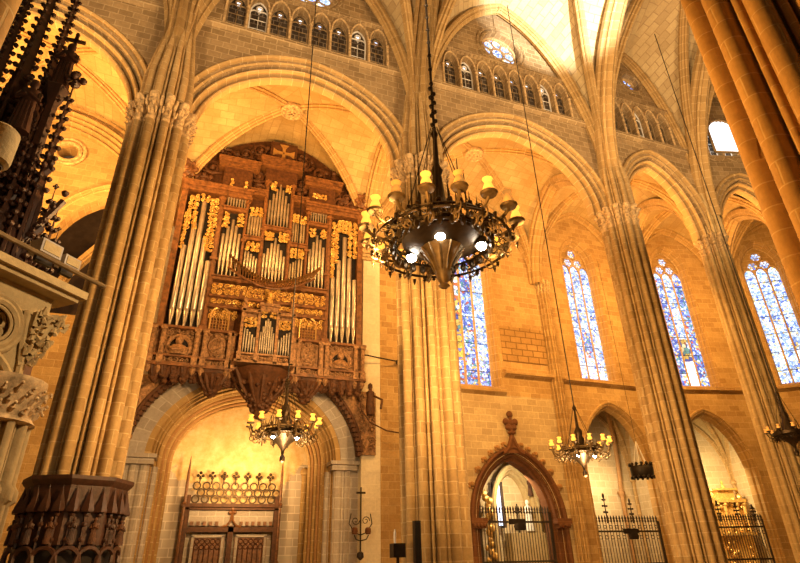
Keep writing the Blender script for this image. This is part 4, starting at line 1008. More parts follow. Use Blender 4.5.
    for x in (-1.5, -.55, 4.95, 5.8):
        m_ = MB(); carving(m_, x-.12, x+.12, 8.9, 9.7, G-.02, .2, int(x*5+40), .025); m_.build('carved_panel', 'woodlt', root)
    # -------- small projecting case
    K = 20.95
    bx('small_case', 'woodlt', ((2.2, 21.3, 9.7), (2.05, .5, 2.2)))
    for x in (1.2, 1.83, 2.57, 3.2):
        m_ = MB(); m_.box((x, K+.02, 9.7), (.11, .2, 2.1)); m_.box((x, K-.02, 8.75), (.16, .26, .3)); m_.box((x, K-.02, 10.75), (.17, .26, .12)); m_.build('pilaster', 'woodlt', root, 0)
    m_ = MB(); m_.box((1.5, K+.1, 10.72), (.7, .5, .12)); m_.box((2.9, K+.1, 10.72), (.7, .5, .12)); m_.box((2.2, K+.05, 11.05), (.8, .5, .12)); m_.box((2.2, K+.1, 8.62), (2.3, .5, .1)); m_.box((2.2, K+.1, 8.95), (2.2, .4, .07)); m_.box((2.2, K+.1, 10.9), (.7, .4, .24)); m_.build('cornice', 'woodlt', root, 0)
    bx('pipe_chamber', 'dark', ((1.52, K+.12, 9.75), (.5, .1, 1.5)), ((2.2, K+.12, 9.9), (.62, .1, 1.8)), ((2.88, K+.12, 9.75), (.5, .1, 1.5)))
    for x0, x1, tops in ((1.27, 1.78, (10.0, 9.95, 9.85, 9.75, 9.65)), (1.9, 2.5, (9.9, 10.15, 10.4, 10.5, 10.4, 10.15, 9.9)), (2.62, 3.13, (9.65, 9.75, 9.85, 9.95, 10.0))):
        for k, z in enumerate(tops): pipe(x0+(k+.5)*(x1-x0)/len(tops), K, 9.0, z, .036, .25, 'tin')
    for a in ((1.28, 1.78, 10.05, 10.5, 41), (1.9, 2.15, 10.5, 10.85, 42), (2.25, 2.5, 10.5, 10.85, 43), (2.62, 3.12, 10.05, 10.5, 44)): gild(*a, .17, .025, K-.04)
    gm_ = MB(); carving(gm_, 1.3, 3.1, 8.67, 8.9, K-.06, .2, 50, .03); gm_.build('carved_panel', 'woodlt', root)
    for x, z in ((2.2, 11.2), (1.25, 10.85), (3.15, 10.85)):
        m_ = MB(); m_.lathe([(.09, 0), (.14, .1), (.06, .3), (.1, .38), (.08, .5), (.01, .58)], (x, K+.1, z), 8); m_.build('urn', 'gild' if x == 2.2 else 'woodlt', root)
    # -------- hanging pendants
    def pendant(x, y, z0, r, h, seed):
        rr = random.Random(seed); m_ = MB()
        m_.lathe([(r*.12, -h), (r*.2, -h*.92), (r*.16, -h*.86), (r*.3, -h*.7), (r*.45, -h*.5), (r*.62, -h*.28), (r*.9, -h*.1), (r, 0)], (x, y, z0), 12)
        for k in range(int(110*r)):
            t = rr.random()**.7; a = rr.uniform(0, 2*pi); q = r*(1-.8*t)*1.03; m_.blob((x+q*math.cos(a), y+q*math.sin(a)*.8, z0-h*t*.85), rr.uniform(.05, .12), 6)
        for k in range(7):
            a = pi+pi*k/6; m_.tube([(x+r*math.cos(a), y+r*.8*math.sin(a), z0), (x+r*.75*math.cos(a), y+r*.8*math.sin(a)*.8, z0-h*.35), (x+r*.3*math.cos(a), y+r*.3*math.sin(a), z0-h*.7)], [.1, .075, .04], 6)
        m_.build('pendant', 'wooddk', root)
    pendant(2.2, 21.45, 8.35, 1.15, 1.75, 1); pendant(.38, 21.8, 8.2, .55, .85, 2); pendant(4.02, 21.8, 8.2, .55, .85, 3)
    pendant(1.05, 21.85, 8.3, .35, .5, 4); pendant(3.4, 21.85, 8.3, .35, .5, 5); pendant(-.3, 21.9, 8.3, .28, .4, 6); pendant(4.75, 21.9, 8.3, .28, .4, 7)
    for k, x in enumerate((-1.7, -1.35, -1.0, -.65, .9, 1.25, 3.2, 3.6, 5.1, 5.45, 5.8, 6.15)): pendant(x, 21.68, 8.38, .21, .62, 10+k)
    # -------- spandrels and toothed brackets down to the imposts
    P = arch(2.1, 5.4, 4.33, 3.98, .2, 60)
    for s in (-1, 1):
        m_ = MB(); t_ = MB(); pts = [p for p in P if (p[0]-2.1)*s > 2.3 and p[1] > 5.45]
        pts.sort(key=lambda p: p[1])
        xo = 2.1+s*5.0
        xo = -2.35 if s < 0 else 7.15
        for a, b in zip(pts, pts[1:]):
            oa = xo if a[1] < 8.3 else a[0]; ob = xo if b[1] < 8.3 else b[0]
            a1, b1 = min(a[1], 8.35), min(b[1], 8.35)
            if b1-a1 < 1e-3: continue
            m_.quad((a[0], WY-.55, a1), (b[0], WY-.55, b1), (ob, WY-.55, b1), (oa, WY-.55, a1))
            m_.quad((a[0], WY-.55, a1), (b[0], WY-.55, b1), (b[0], WY-.02, b1), (a[0], WY-.02, a1))
        lo = pts[0]; m_.quad((lo[0], WY-.55, lo[1]), (xo, WY-.55, lo[1]), (xo, WY-.02, lo[1]), (lo[0], WY-.02, lo[1]))
        carving(m_, min(xo, 2.1+s*4.2), max(xo, 2.1+s*4.2), 5.7, 8.1, WY-.58, .34, 60+s, .04)
        if s < 0: pass
        m_.build('spandrel', 'woodlt', root, 0)
        for i, p in enumerate(pts):
            if i % 1 == 0: t_.box((p[0]+s*.0, WY-.5, p[1]), (.16, .3, .14))
        t_.tube([(p[0]+s*.1, WY-.58, p[1]+.1) for p in pts], .09, 6); t_.build('toothed_edge', 'wooddk', root, 0)
    # carved figure with a scroll at the right end of the gallery
    m_ = MB(); m_.lathe([(.16, 0), (.2, .3), (.14, .7), (.18, .95), (.06, 1.05), (.1, 1.15), (.1, 1.28), (.02, 1.36)], (6.75, 21.75, 7.1), 9); m_.tube([(6.9, 21.7, 7.9), (7.2, 21.5, 7.7), (7.1, 21.4, 7.3)], .05, 6)
    m_.build('carved_figure', 'wooddk', root)
    m_ = MB(); m_.tube([(6.2, 21.5, 7.9), (6.25, 21.35, 7.2), (6.6, 21.3, 6.7), (7.3, 21.3, 6.4), (8.0, 21.4, 6.35)], .03, 6); m_.build('gilded_tendril', 'wooddk', root)
organ()
m_ = MB(); m_.tube([(6.5, 21.9, 9.75), (8.5, 22.4, 9.75)], .03, 6); m_.lathe([(.01, 0), (.14, .02), (.14, .06), (.01, .08)], (0, 0, 0), 10, T=lambda a, b, z: (8.3+a, 22.4+z, 9.75+b))
tag(m_.build('tie_rod', 'iron'), 'thin iron tie rod from the organ gallery to the pale wall', 'rod')

# ------------------------------------------------------------------ chandeliers
def chandelier(c, r, ztop, arms, label, lit=True, big=False, name='chandelier', grp=None):
    x, y, z = c; root = empty(name, (x, y, z), label, 'chandelier', grp); s = r/1.9
    h = MB()
    if big: h.lathe([(.06, -1.0), (.12, -.95), (.07, -.9), (.1, -.85), (.14, -.78), (.16, -.62), (.22, -.45), (.34, -.22), (.46, -.1), (.2, -.05)], (x, y, z), 20)
    else: h.lathe([(.03, -1.35), (.16, -1.25), (.16, -1.12), (.04, -1.05), (.06, -.8), (.18, -.45), (.45, -.2), (.9, .0), (1.0, .15), (.6, .25), (.1, .3)], (x, y, z), 16) if 0 else h.lathe([(.01, -.62), (.07, -.58), (.07, -.48), (.03, -.42), (.05, -.3), (.16, -.16), (.36, 0), (.52, .08), (.52, .18), (.1, .25)], (x, y, z), 16)
    if big:
        pl_ = MB(); pl_.lathe([(.3, -.1), (.66, .0), (.84, .08), (.86, .2), (.6, .25), (.1, .3)], (x, y, z), 24); pl_.build('pan', 'brassdk', root)
        for k in range(12): a = pi/6*k; h.tube([(x+.17*math.cos(a), y+.17*math.sin(a), z-.62), (x+.25*math.cos(a), y+.25*math.sin(a), z-.42), (x+.47*math.cos(a), y+.47*math.sin(a), z-.1)], .022, 4)
    h.build('bowl', 'brass' if big else 'brassdk', root)
    lz = (.34 if big else .57)*s
    g = MB(); R2 = r*.5
    for rad, th, dz in ((r*.52, .045, .25), (r*.72, .035, .3), (r*.62, .03, .05)): g.torus((x, y, z+dz*(s+.2)), rad, th*(s*.6+.4), 'z', 36, 5)
    nf = 28 if big else 16
    for k in range(nf):
        a = 2*pi*k/nf; q = r*.62; px_, py_ = x+q*math.cos(a), y+q*math.sin(a)
        g.tube([(x+r*.5*math.cos(a), y+r*.5*math.sin(a), z+.25*s), (px_, py_, z+.55*s), (x+r*.74*math.cos(a), y+r*.74*math.sin(a), z+.3*s)], .022*s+.006, 4)
        g.blob((px_, py_, z+.6*s), .07*s+.01, 5); g.blob((x+r*.66*math.cos(a), y+r*.66*math.sin(a), z-.02), .07*s+.01, 5, 1, 1, 1.6)
        g.tube([(px_, py_, z+.5*s), (px_, py_, z+.95*s)], [.03*s+.004, .004], 4)
    g.build('filigree_ring', 'brassdk' if big or not lit else 'brass', root)  # brighter metal on lit small ones paints in the lamplight
    for k in range(arms):
        a = 2*pi*k/arms+.2; ca, sa = math.cos(a), math.sin(a)
        A = MB(); A.tube([(x+r*.6*ca, y+r*.6*sa, z+.25*s), (x+r*.78*ca, y+r*.78*sa, z+.08*s), (x+r*.93*ca, y+r*.93*sa, z+.22*s), (x+r*ca, y+r*sa, z+lz)], .035*s+.006, 6)
        for j, t in enumerate((.7, .8, .9)):
            scq = .1*s+.02; A.torus((x+r*t*ca, y+r*t*sa, z+.02*s-.12*s*(j == 1)), scq, .018*s+.004, 'x' if abs(ca) < .7 else 'y', 10, 4)
        A.lathe([(.03*s, 0), (.18*s, .03*s), (.21*s, .09*s), (.16*s, .1*s)], (x+r*ca, y+r*sa, z+lz), 12); arm = A.build('arm', 'brass' if lit else 'brassdk', root)  # lit chandeliers get brighter arms, the lamps' glint put into the colour
        L = MB(); k_ = 1.0 if big else 1.15
        L.lathe([(.05*s, .09*s), (.11*s, .13*s), (.135*s*k_, .22*s), (.10*s, .32*s), (.08*s, .38*s), (.13*s*k_, .48*s), (.10*s, .5*s)], (x+r*ca, y+r*sa, z+lz), 10)
        bright = lit and (k % 2 == 0 or (3 < k < 9) or not big)
        L.build('lamp_glass', 'candle' if bright else 'candlelo', arm)
    if big:
        up_ = MB()
        for k in range(16):                             # thin spires round the crown and stays to the chain
            a = 2*pi*k/16; q = r*.3+.12*(k % 2); H = 1.5+.5*(k % 2)
            up_.tube([(x+q*math.cos(a), y+q*math.sin(a), z+.2), (x+q*math.cos(a), y+q*math.sin(a), z+H)], [.035, .01], 5)
        for k in range(44):
            a = 2*pi*k/44; q = r*(.86+.06*(k % 3)); p0 = (x+q*math.cos(a), y+q*math.sin(a), z-.02*(k % 2)); up_.tube([p0, (p0[0], p0[1], p0[2]-.09-.03*(k % 3))], [.045, .008], 5); up_.blob((p0[0], p0[1], p0[2]-.05), .04, 5)
        up_.torus((x, y, z+.02), r*.9, .03, 'z', 48, 5)
        for k in range(60):
            a = 2*pi*k/60; q = r*(.62+.2*((k*7) % 5)/4); scroll(up_, x+q*math.cos(a), y+q*math.sin(a), z+.1+.08*(k % 3), .1, 1 if k % 2 else -1, .016, 1.3, k, 8)
        for k in range(6):
            a = pi/3*k; up_.tube([(x+r*.55*math.cos(a), y+r*.55*math.sin(a), z+.3), (x+.08*math.cos(a), y+.08*math.sin(a), z+3.3)], .012, 4)
        up_.lathe([(.35, .2), (.3, .6), (.2, .8), (.26, 1.0), (.16, 1.2), (.1, 1.9), (.14, 2.0), (.07, 2.2), (.05, 3.0), (.09, 3.1), (.03, 3.3)], (x, y, z), 10); up_.build('crown', 'brassdk', root)
        spots = [(-.45, .62), (-.22, -.42), (.78, -.32)]
    else:
        up_ = MB()
        for k in range(6): a = pi/3*k; up_.tube([(x+r*.55*math.cos(a), y+r*.55*math.sin(a), z+.1), (x+.03*math.cos(a), y+.03*math.sin(a), z+1.55)], .009, 4)
        up_.lathe([(.22, .2), (.16, .5), (.1, .6), (.13, .75), (.05, .9), (.03, 1.4), (.07, 1.5), (.02, 1.6)], (x, y, z), 8)
        for k in range(8): a = pi/4*k; up_.tube([(x+.3*math.cos(a), y+.3*math.sin(a), z+.15), (x+.3*math.cos(a), y+.3*math.sin(a), z+.7)], [.014, .004], 4)
        up_.build('crown', 'brassdk', root); spots = [(-.3, -.22), (.3, -.22), (0, .3), (0, -.05)]
    for dx, dy in spots:
        b = MB(); q = math.hypot(dx, dy); rr_ = .11 if big else .05
        b.blob((x+dx, y+dy, z-.02 if big else z-.02), rr_, 10)
        sh = MB(); sh.lathe([(rr_*1.3, .0), (rr_*1.2, rr_*1.6), (rr_*.4, rr_*2.1)], (x+dx, y+dy, z-.02), 10, False); so = sh.build('spotlight', 'iron', root)
        b.build('bulb', 'bulb' if lit else 'iron', so)
    ch = MB(); z0 = z+(3.3 if big else 1.55); n = int((ztop-z0)/(.5 if big else .7))
    if big:
        ch.tube([(x, y, z0), (x, y, ztop)], .035, 6)
        for k in range(n): ch.blob((x, y, z0+k*.5), .06, 5)
        for k in range(9): ch.blob((x+(.05 if k % 2 else -.04), y, z0+.1+k*.15), .06, 6)
    else: ch.tube([(x, y, z0), (x, y, ztop)], .02, 5)
    ch.build('chain' if big else 'cable', 'iron', root)
    return root
chandelier((4.42, 9.15, 7.62), 1.62, 27.6, 16, 'huge dark bronze chandelier with amber lamp cups hanging in the middle of the nave', True, True)
chandelier((2.2, 14.6, 4.55), .90, 25.6, 12, 'small lit brass chandelier hanging in front of the porch under the organ', True, False)
chandelier((11.4, 14.6, 4.45), .90, 25.6, 12, 'small lit brass chandelier hanging beside the top of the ogee portal', True, False)
chandelier((19.1, 13.3, 5.15), .68, 25.2, 10, 'small unlit dark chandelier at the right edge', False, False)
# crown shaped votive lamp
vl = empty('votive_lamp', (19.95, 21.4, 5.0), 'black crown shaped hanging lamp with pale cords, left of the leaning pier', 'lamp')
q = MB(); q.lathe([(.42, 0), (.5, .1), (.52, .42), (.46, .5), (.4, .45), (.38, .1)], (19.95, 21.4, 4.95), 14, False)
for k in range(14): a = 2*pi*k/14; q.blob((19.95+.5*math.cos(a), 21.4+.5*math.sin(a), 5.52), .08, 6); q.blob((19.95+.5*math.cos(a), 21.4+.5*math.sin(a), 4.95), .07, 6)
q.build('crown', 'iron', vl)
q = MB()
for k in range(5): a = 2*pi*k/5; q.tube([(19.95+.3*math.cos(a), 21.4+.3*math.sin(a), 5.5), (19.95, 21.4, 6.6)], .018, 4)
q.build('cord', 'white', vl); MB().tube([(19.95, 21.4, 6.6), (19.95, 21.4, 16.5)], .012, 4).build('cable', 'iron', vl)
# iron candelabrum on the respond
cd = empty('wall_candelabrum', (6.45, 22.0, 2.0), 'black iron wall candelabrum topped by a cross, right of the porch', 'candelabrum')
q = MB(); X0, Y0 = 6.45, 21.95
q.tube([(X0, Y0, 1.9), (X0, Y0, 4.3)], .03, 6); q.tube([(X0-.18, Y0, 4.1), (X0+.18, Y0, 4.1)], .04, 5)
for s in (-1, 1):
    q.tube([(X0, Y0, 2.6), (X0+s*.25, Y0, 2.7), (X0+s*.45, Y0, 3.0), (X0+s*.38, Y0, 3.35)], .022, 5); scroll(q, X0+s*.2, Y0, 3.1, .16, s, .018)
    q.tube([(X0, Y0, 2.4), (X0+s*.2, Y0-.1, 2.45), (X0+s*.28, Y0-.12, 2.6)], .022, 5)
q.lathe([(.03, 0), (.14, .1), (.12, .25), (.03, .3)], (X0, Y0, 1.75), 8); q.build('bracket', 'iron', cd)
for s in (-1, 1): MB().lathe([(.09, 0), (.12, .08), (.11, .2), (.06, .24)], (X0+s*.26, Y0-.12, 2.62), 9).build('candle_glass', 'red', cd)
# small kit on pier C foot
lb = empty('column_loudspeaker', (5.83, 14.5, 1.7), 'slim dark column loudspeaker on the foot of the middle pier', 'loudspeaker')
MB().box((5.82, 14.62, 2.05), (.17, .16, 1.1)).build('cabinet', 'iron', lb, 0)
MB().box((5.82, 14.53, 2.05), (.12, .02, 1.0)).build('grille', 'dark', lb, 0)
lt = empty('lantern_box', (5.2, 14.4, 1.6), 'small dark box with a pale upright tip left of the middle pier', 'lantern')
MB().box((5.2, 14.4, 1.9), (.32, .3, .32)).build('box', 'iron', lt, 0); MB().lathe([(.03, 0), (.035, .25), (.01, .33)], (5.1, 14.3, 2.05), 7).build('tip', 'white', lt)
MB().box((5.2, 14.4, .87), (.06, .06, 1.74)).build('post', 'iron', lt, 0)
fl = empty('wall_spotlight', FA(4.2, 4.4, 4.5), 'tiny white spotlight on the chapel wall above the tall finials', 'spotlight')
MB().blob(FA(4.2, 4.0, 4.6), .1, 8).build('bulb', 'bulb', fl); MB().tube([FA(4.2, 4.1, 4.65), FA(4.4, 4.95, 4.9)], .03, 5).build('arm', 'iron', fl)

# ------------------------------------------------------------------ carved wooden screen round the foot of pier A
def stall():
    c = (-2.36, 15.5); r = 1.07; root = empty('carved_wooden_screen', (c[0], c[1], 0), 'dark carved wooden canopy with small statues wrapped round the foot of the left pier', 'wooden canopy')
    b = MB(); n = 8; off = pi/8
    b.lathe([(r, 2.1), (r, 3.3), (r*1.06, 3.36), (r*1.1, 3.42), (r*1.1, 3.5), (r*.9, 3.52)], (c[0], c[1], 0), 8)
    b.build('canopy_body', 'woodblk', root, 20)
    k_ = MB(); k_.lathe([(r*.97, 0), (r*.97, 1.6), (r*.97, 2.12), (r*.9, 2.14)], (c[0], c[1], 0), 8); k_.build('base_panel', 'dark', root, 20)
    for i in range(24):
        a = 2*pi*i/24+.13; q = r*1.0; x, y = c[0]+q*math.cos(a), c[1]+q*math.sin(a)
        if math.sin(a) > .5: continue
        m_ = MB(); m_.tube([(x, y, 2.0), (x, y, 3.1), (x, y, 3.3)], [.035, .03, .005], 5)
        m_.lathe([(.13, 0), (.14, .05), (.06, .3), (.01, .5)], (x, y, 2.75), 5)
        for z in (2.2, 2.5, 2.7): m_.blob((x, y, z), .06, 5)
        m_.build('pinnacle', 'woodblk', root)
    for i in range(16):
        a = 2*pi*i/16+.2; q = r*1.03; x, y = c[0]+q*math.cos(a), c[1]+q*math.sin(a)
        if math.sin(a) > .4: continue
        statue(root, (x, y, 2.12), .5, 'wooddk' if i % 2 else 'woodblk', 'statuette')
        P = [(x+.26*math.sin(a)*u, y-.26*math.cos(a)*u, 1.75+.3*math.sqrt(max(0, 1-u*u))) for u in [j/6 for j in range(-6, 7)]]
        MB().tube(P, .05, 5).build('arch', 'woodblk', root)
stall()

# ------------------------------------------------------------------ stone gallery at left with rail
GD = V((.656, .755, 0)).normalized(); GP = V((-1.42, 6.86, 0))
GT = T_plane((GP.x, GP.y), (-GD.x, -GD.y), (-GD.y, GD.x))          # x runs from the corner towards the camera, d goes inwards
def gallery():
    root = empty('stone_gallery', tuple(GP), 'carved cream stone gallery with pierced circle tracery and a brass rail, low at left', 'gallery')
    s = MB()
    for z, d0, h in ((4.53, 0, .09), (4.46, .06, .06), (4.30, .24, .26)):
        s.box((2.0+d0*.5, d0+.5, z), (4.0-d0, 1.0, h), 0, GT)
    s.build('cornice_slab', 'cream', root, 0)
    b = MB(); D = lambda x, d, z: GT(x, d+.26, z)
    wall(b, D, .32, 4.0, 3.3, 4.22, [opc(.80, 3.93, .22)], .2, .5); b.build('spandrel', 'cream', root, 0)
    t = MB()
    for rr_, th in ((.25, .04), (.31, .03), (.19, .02)): t.torus((.80, -.02, 3.93), rr_, th, 'y', 26, 6, T=D)
    for k in range(4):
        a = pi/4+k*pi/2; t.torus((.80+.1*math.cos(a), .05, 3.93+.1*math.sin(a)), .085, .024, 'y', 12, 5, T=D)
    A = arch(.98, 3.2, .58, .52, .3, 16); t.tube([D(x, -.03, zz) for x, zz in A], .045, 6)
    A = arch(.98, 3.2, .47, .42, .3, 16); t.tube([D(x, .0, zz) for x, zz in A], .03, 6)
    t.tube([D(x, -.03, z) for x, z in ((.38, 3.25), (.40, 3.6), (.46, 3.9), (.50, 4.18))], .035, 6)
    t.build('tracery', 'cream', root)
    c = MB()
    for k in range(90):                                       # leafy corbel under the corner
        zz = R.uniform(3.55, 4.2); q = (zz-3.5)/.7; u = R.uniform(0, .42)
        if u < q*.36+.08: p = D(.42-u, -.10*q+R.uniform(-.05, .02), zz); c.tube([p, (p[0]+R.uniform(-.04, .06), p[1]+R.uniform(-.05, .02), p[2]+R.uniform(.02, .08))], [.035, .012], 5)
    c.add([D(.42, .1, 3.5), D(.42, .1, 4.2), D(.06, .1, 4.2), D(.42, -.02, 3.5), D(.42, -.08, 4.2), D(.06, -.08, 4.2)], [(0, 1, 2), (3, 5, 4), (0, 2, 5, 3), (0, 3, 4, 1), (1, 4, 5, 2)])
    c.build('leaf_corbel', 'cream', root)
    cc = GT(.33, .50, 0)[:2]
    k = MB(); foliage(k, cc, .38, 3.05, 3.36, 20, 3, .045, 3); k.lathe([(.35, 2.98), (.4, 3.0), (.36, 3.05), (.39, 3.36), (.42, 3.4), (.42, 3.46)], (*cc, 0), 16); k.build('capital', 'carve', root)
    out = pier_outline(.37, 160)
    shaft_mb(out, cc, [.0, 2.2, 2.24, 2.34, 2.4, 3.02], [1, 1, 1.12, 1.12, 1, 1], .37).build('column', 'cream', root, 40)
    r_ = MB(); r_.tube([GT(-.19, .0, 4.75), GT(4.0, .0, 4.75)], .03, 8); r_.build('handrail', 'brass', root)
    for x in (1.5, 2.6): MB().tube([GT(x, .02, 4.57), GT(x, .0, 4.75)], .02, 6).build('baluster', 'brass', root)
    p = MB(); p.box((2.4, 1.3, 2.2), (3.6, 1.0, 4.2), 0, GT); p.build('core', 'void', root, 0)
gallery()
def lampbox(x, d, z, s, label, mat):
    o = empty('floodlight', GT(x, d, z), label, 'floodlight')
    MB().box((x, d, z+.1*s), (.26*s, .2*s, .17*s), 0, GT).build('housing', mat, o, 0)
    MB().box((x, d, z-.03), (.2*s, .05, .1), 0, GT).build('bracket', 'iron', o, 0)
    MB().box((x, d-.1*s, z+.1*s), (.21*s, .02, .12*s), 0, GT).build('lens', 'cream', o, 0)
lampbox(.56, .14, 4.80, 1.0, 'pale boxy floodlight above the gallery rail, the larger one', 'grey')
lampbox(.26, .14, 4.80, .8, 'grey boxy floodlight above the gallery rail, the one nearer the pier', 'grey')
# round drum spotlight on near pier G
dl = empty('drum_spotlight', (-1.42, 3.55, 3.9), 'tan drum shaped spotlight at the left edge above the rail', 'spotlight')
MB().lathe([(.08, 0), (.105, .02), (.11, .05), (.11, .26), (.08, .29)], (-1.47, 3.5, 3.93), 18).build('drum', 'brass' if 0 else 'cream', dl)
MB().lathe([(.01, -.01), (.07, -.012), (.08, .005)], (-1.47, 3.5, 3.93), 16).build('lens', 'iron', dl)
MB().tube([(-1.55, 3.45, 4.12), (-1.9, 3.35, 4.2)], .03, 6).build('bracket', 'iron', dl)

# ------------------------------------------------------------------ dark wooden pinnacled canopy behind the gallery
def canopy():
    root = empty('pinnacled_canopy', (-2.9, 8.6, 0), 'towering dark wooden gothic canopy of crocketed pinnacles at the upper left', 'carved canopy')
    def spire(x, y, z0, z1, w, crock=True, name='pinnacle', fin=True, taper=.12):
        m_ = MB(); H = z1-z0
        m_.lathe([(w, 0), (w, H*.45), (w*1.25, H*.46), (w*1.2, H*.49), (w*.85, H*.5), (w*taper, H)], (x, y, z0), 4)
        for k in range(4):
            a = k*pi/2; m_.tube([(x+w*math.cos(a), y+w*math.sin(a), z0), (x+w*math.cos(a), y+w*math.sin(a), z0+H*.46), (x+w*.6*math.cos(a), y+w*.6*math.sin(a), z0+H*.56)], [.035, .035, .01], 5)
        n = max(5, int(H*.5/.2))
        for i in range(n):
            t = i/n; z = z0+H*(.52+.46*t); q = w*(.85-(.85-taper)*t)+.03
            for k in range(4):
                a = k*pi/2; m_.blob((x+q*math.cos(a), y+q*math.sin(a), z), .036*(1-.35*t)+.012, 5)
        if fin:
            k_ = .85 if w == .085 else min(.7, w*5)
            m_.lathe([(.04*k_, 0), (.1*k_, .06*k_), (.04*k_, .12*k_)], (x, y, z1), 6)
            for dx, dy, dz in ((.13, 0, .2), (-.13, 0, .2), (0, .13, .2), (0, -.13, .2), (0, 0, .34), (0, 0, .2)): m_.blob((x+dx*k_, y+dy*k_, z1+dz*k_), .075*k_, 6)
        m_.build(name, 'woodblk', root)
    for a in ((-2.66, 8.0, 4.4, 8.7, .085), (-3.44, 8.1, 4.4, 12.9, .13), (-3.12, 8.2, 4.4, 12.0, .095), (-3.72, 8.0, 4.4, 11.6, .1), (-4.0, 8.3, 4.4, 11.6, .16), (-3.3, 8.0, 4.4, 8.6, .08), (-3.55, 8.6, 4.4, 9.4, .1), (-2.42, 8.3, 4.4, 6.6, .04), (-2.30, 8.2, 4.4, 6.1, .035), (-2.78, 7.9, 4.4, 7.3, .05), (-2.6, 8.5, 4.4, 7.0, .05), (-2.95, 7.9, 4.4, 7.6, .06), (-3.1, 7.8, 4.4, 6.9, .06), (-3.6, 7.7, 4.4, 7.6, .08), (-2.52, 8.0, 4.4, 6.2, .035)): spire(*a)
    # tall stem carrying a statue
    m_ = MB(); m_.lathe([(.11, 0), (.09, 3.7), (.14, 3.85), (.2, 4.05), (.16, 4.1)], (-2.9, 8.1, 4.6), 6)
    for k in range(22): m_.blob((-2.9+(.11 if k % 2 else -.11), 8.0, 5.0+k*.16), .035, 5)
    m_.build('statue_stem', 'woodblk', root)
    statue(root, (-2.9, 8.1, 8.7), 1.0, 'woodblk'); statue(root, (-3.1, 7.8, 7.45), 1.0, 'woodblk'); statue(root, (-3.45, 7.7, 5.6), .9, 'woodblk')
    m_ = MB(); m_.box((-2.88, 8.1, 9.83), (.3, .05, .05)); m_.box((-2.88, 8.1, 9.86), (.05, .05, .3)); m_.build('cross', 'woodblk', root, 0)
    # flying struts and lattice between the spires
    m_ = MB(); rr = random.Random(4)
    for (a, b) in (((-3.3, 8.0, 6.2), (-2.5, 8.0, 5.2)), ((-3.6, 8, 7.4), (-2.7, 8, 6.2)), ((-2.3, 8, 6.5), (-2.75, 8, 5.2)), ((-3.2, 8, 5.6), (-2.6, 8, 7.0)), ((-3.9, 8, 6.5), (-3.2, 8, 5.4)), ((-3.5, 8, 8.2), (-3.0, 8, 7.2)), ((-2.9, 8, 5.0), (-2.45, 8, 6.0))):
        m_.tube([a, ((a[0]+b[0])/2, 8, (a[2]+b[2])/2+.15), b], .05, 5)
        for k in range(6): t = k/5; m_.blob((a[0]+(b[0]-a[0])*t, 7.98, a[2]+(b[2]-a[2])*t+.12), .055, 5)
    for k in range(46): m_.torus((rr.uniform(-4.2, -2.5), 8.15, rr.uniform(4.7, 6.6)), rr.uniform(.07, .16), .024, 'y', 12, 5)
    m_.build('lattice', 'woodblk', root)
    b_ = MB(); b_.box((-3.6, 8.9, 2.6), (2.4, .8, 5.0)); b_.box((-4.3, 8.9, 6.0), (1.2, .5, 4.6)); b_.build('back_panel', 'woodblk', root, 0)
canopy()

# ------------------------------------------------------------------ light
def area(loc, tgt, size, power, col, sy=None, spread=pi):
    l = bpy.data.lights.new('light', 'AREA'); l.energy = power; l.color = col; l.size = size
    if sy: l.shape = 'RECTANGLE'; l.size_y = sy
    l.spread = spread
    o = bpy.data.objects.new('light', l); C.objects.link(o); o.location = loc
    o.rotation_euler = (V(tgt)-V(loc)).to_track_quat('-Z', 'Y').to_euler(); return o
def spot(loc, tgt, power, col, ang=60, r=.15, blend=.6):
    l = bpy.data.lights.new('light', 'SPOT'); l.energy = power; l.color = col; l.spot_size = math.radians(ang); l.spot_blend = blend; l.shadow_soft_size = r
    o = bpy.data.objects.new('light', l); C.objects.link(o); o.location = loc
    o.rotation_euler = (V(tgt)-V(loc)).to_track_quat('-Z', 'Y').to_euler(); return o
AMB = (1.0, .50, .13); WARM = (1.0, .58, .22); PALE = (1.0, .86, .66)
def point(loc, power, col, r=.08):
    l = bpy.data.lights.new('light', 'POINT'); l.energy = power; l.color = col; l.shadow_soft_size = r
    o = bpy.data.objects.new('light', l); C.objects.link(o); o.location = loc; return o
K = 1.0
for x, p in ((-7, 1000), (2.2, 430), (11.5, 640), (19.5, 480), (25.5, 460)):    # unseen uplights added to brighten the aisle vaults, one corner of each bay
    y0 = 17.2 if x < 24 else 16.6
    area((x-2.6 if x < 15 else x-1.2, y0, 14.6), (x+1.2, 20.6, 20), .8, p, AMB)
area((-3.2, 21.0, 13.8), (-7, 19.5, 20), .8, 500, AMB)
area((5.6, 17.0, 14.6), (1.0, 20.5, 20), .6, 260, AMB)
for x, p in ((-7, 300), (10.0, 600), (18.2, 520), (25.0, 420)):      # aisle wall wash from behind the arcade
    area((x, 17.0 if x < 24 else 16.5, 13.0), (x+1.2, 22.8, 7), .8, p*.9, AMB)
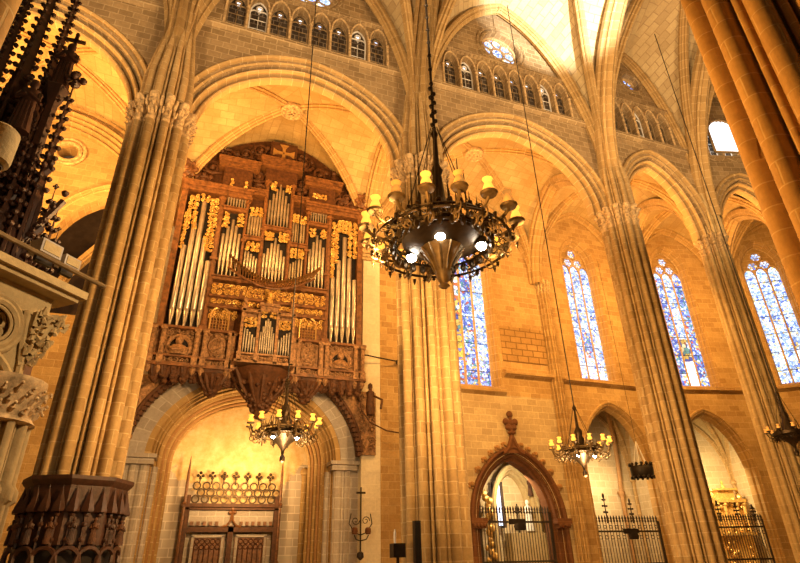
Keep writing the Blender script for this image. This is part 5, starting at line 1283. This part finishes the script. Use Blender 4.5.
for x, y in ((3.05, 8.7), (3.2, 9.9), (5.85, 9.3), (5.6, 8.4)): point((x, y, 7.75), 14, (1, .6, .2), .05)
for dx, dy, pw in ((-1.0, .7, 3000), (-1.2, 0, 900), (1.2, .9, 3600), (1.2, -.5, 1800)):   # lamps of the big chandelier
    spot((4.42+dx, 9.15+dy, 7.15), (4.42+dx*8, 9.15+dy*8, 7.6), pw*.95, (1, .57, .21), 150, .06, .7)
for x, y in ((2.2, 14.6), (11.4, 14.6)): point((x, y-.12, 3.68), 260, (1, .68, .34), .05)
area((3.5, 14.2, 8.6), (2.0, 22, 13.2), .6, 420, WARM)                 # organ
area((2.2, 23.9, 4.6), (2.2, 26.9, 7.0), 1.0, 260, WARM)             # porch
area((14.5, 23.7, 5.2), (15.3, 25.7, 3.0), .6, 130, (1, .78, .48)); area((20.2, 23.7, 5.5), (21, 25.7, 4), .6, 130, (1, .76, .45))
area(FA(3.2, 1.3, 6.0), FA(4.9, 4.0, 4), .6, 300, (1, .74, .38)); area(FB(2.9, 1.3, 5.5), FB(2.9, 4, 4), .6, 120, (1, .78, .45))
for x, p in ((-7, 700), (2.2, 700), (11.4, 900), (19, 700)): area((x, 8.8, 13.5), (x, 10.5, 28), 1.2, p*1.25, (1, .68, .36))  # unseen uplights added above the nave to brighten its vault
area((.9, 4.2, 5.6), (-1.6, 6.4, 3.9), .3, 130, (1, .72, .42))  # unseen fill light added to brighten the stone gallery
spot((13.0, 6.5, 17), (13.6, 13.2, 25.2), 20000, (1, .96, .88), 38)
area((1.5, 6.5, 5.5), (6.8, 2.9, 8), .6, 420, AMB)                  # near right pier
w = bpy.data.worlds.new('world'); bpy.context.scene.world = w; w.use_nodes = True
w.node_tree.nodes['Background'].inputs[0].default_value = (1, .62, .28, 1); w.node_tree.nodes['Background'].inputs[1].default_value = .07
vs = bpy.context.scene.view_settings; vs.view_transform = 'Standard'; vs.look = 'None'; vs.exposure = .4; vs.gamma = 1; vs.use_curve_mapping = False
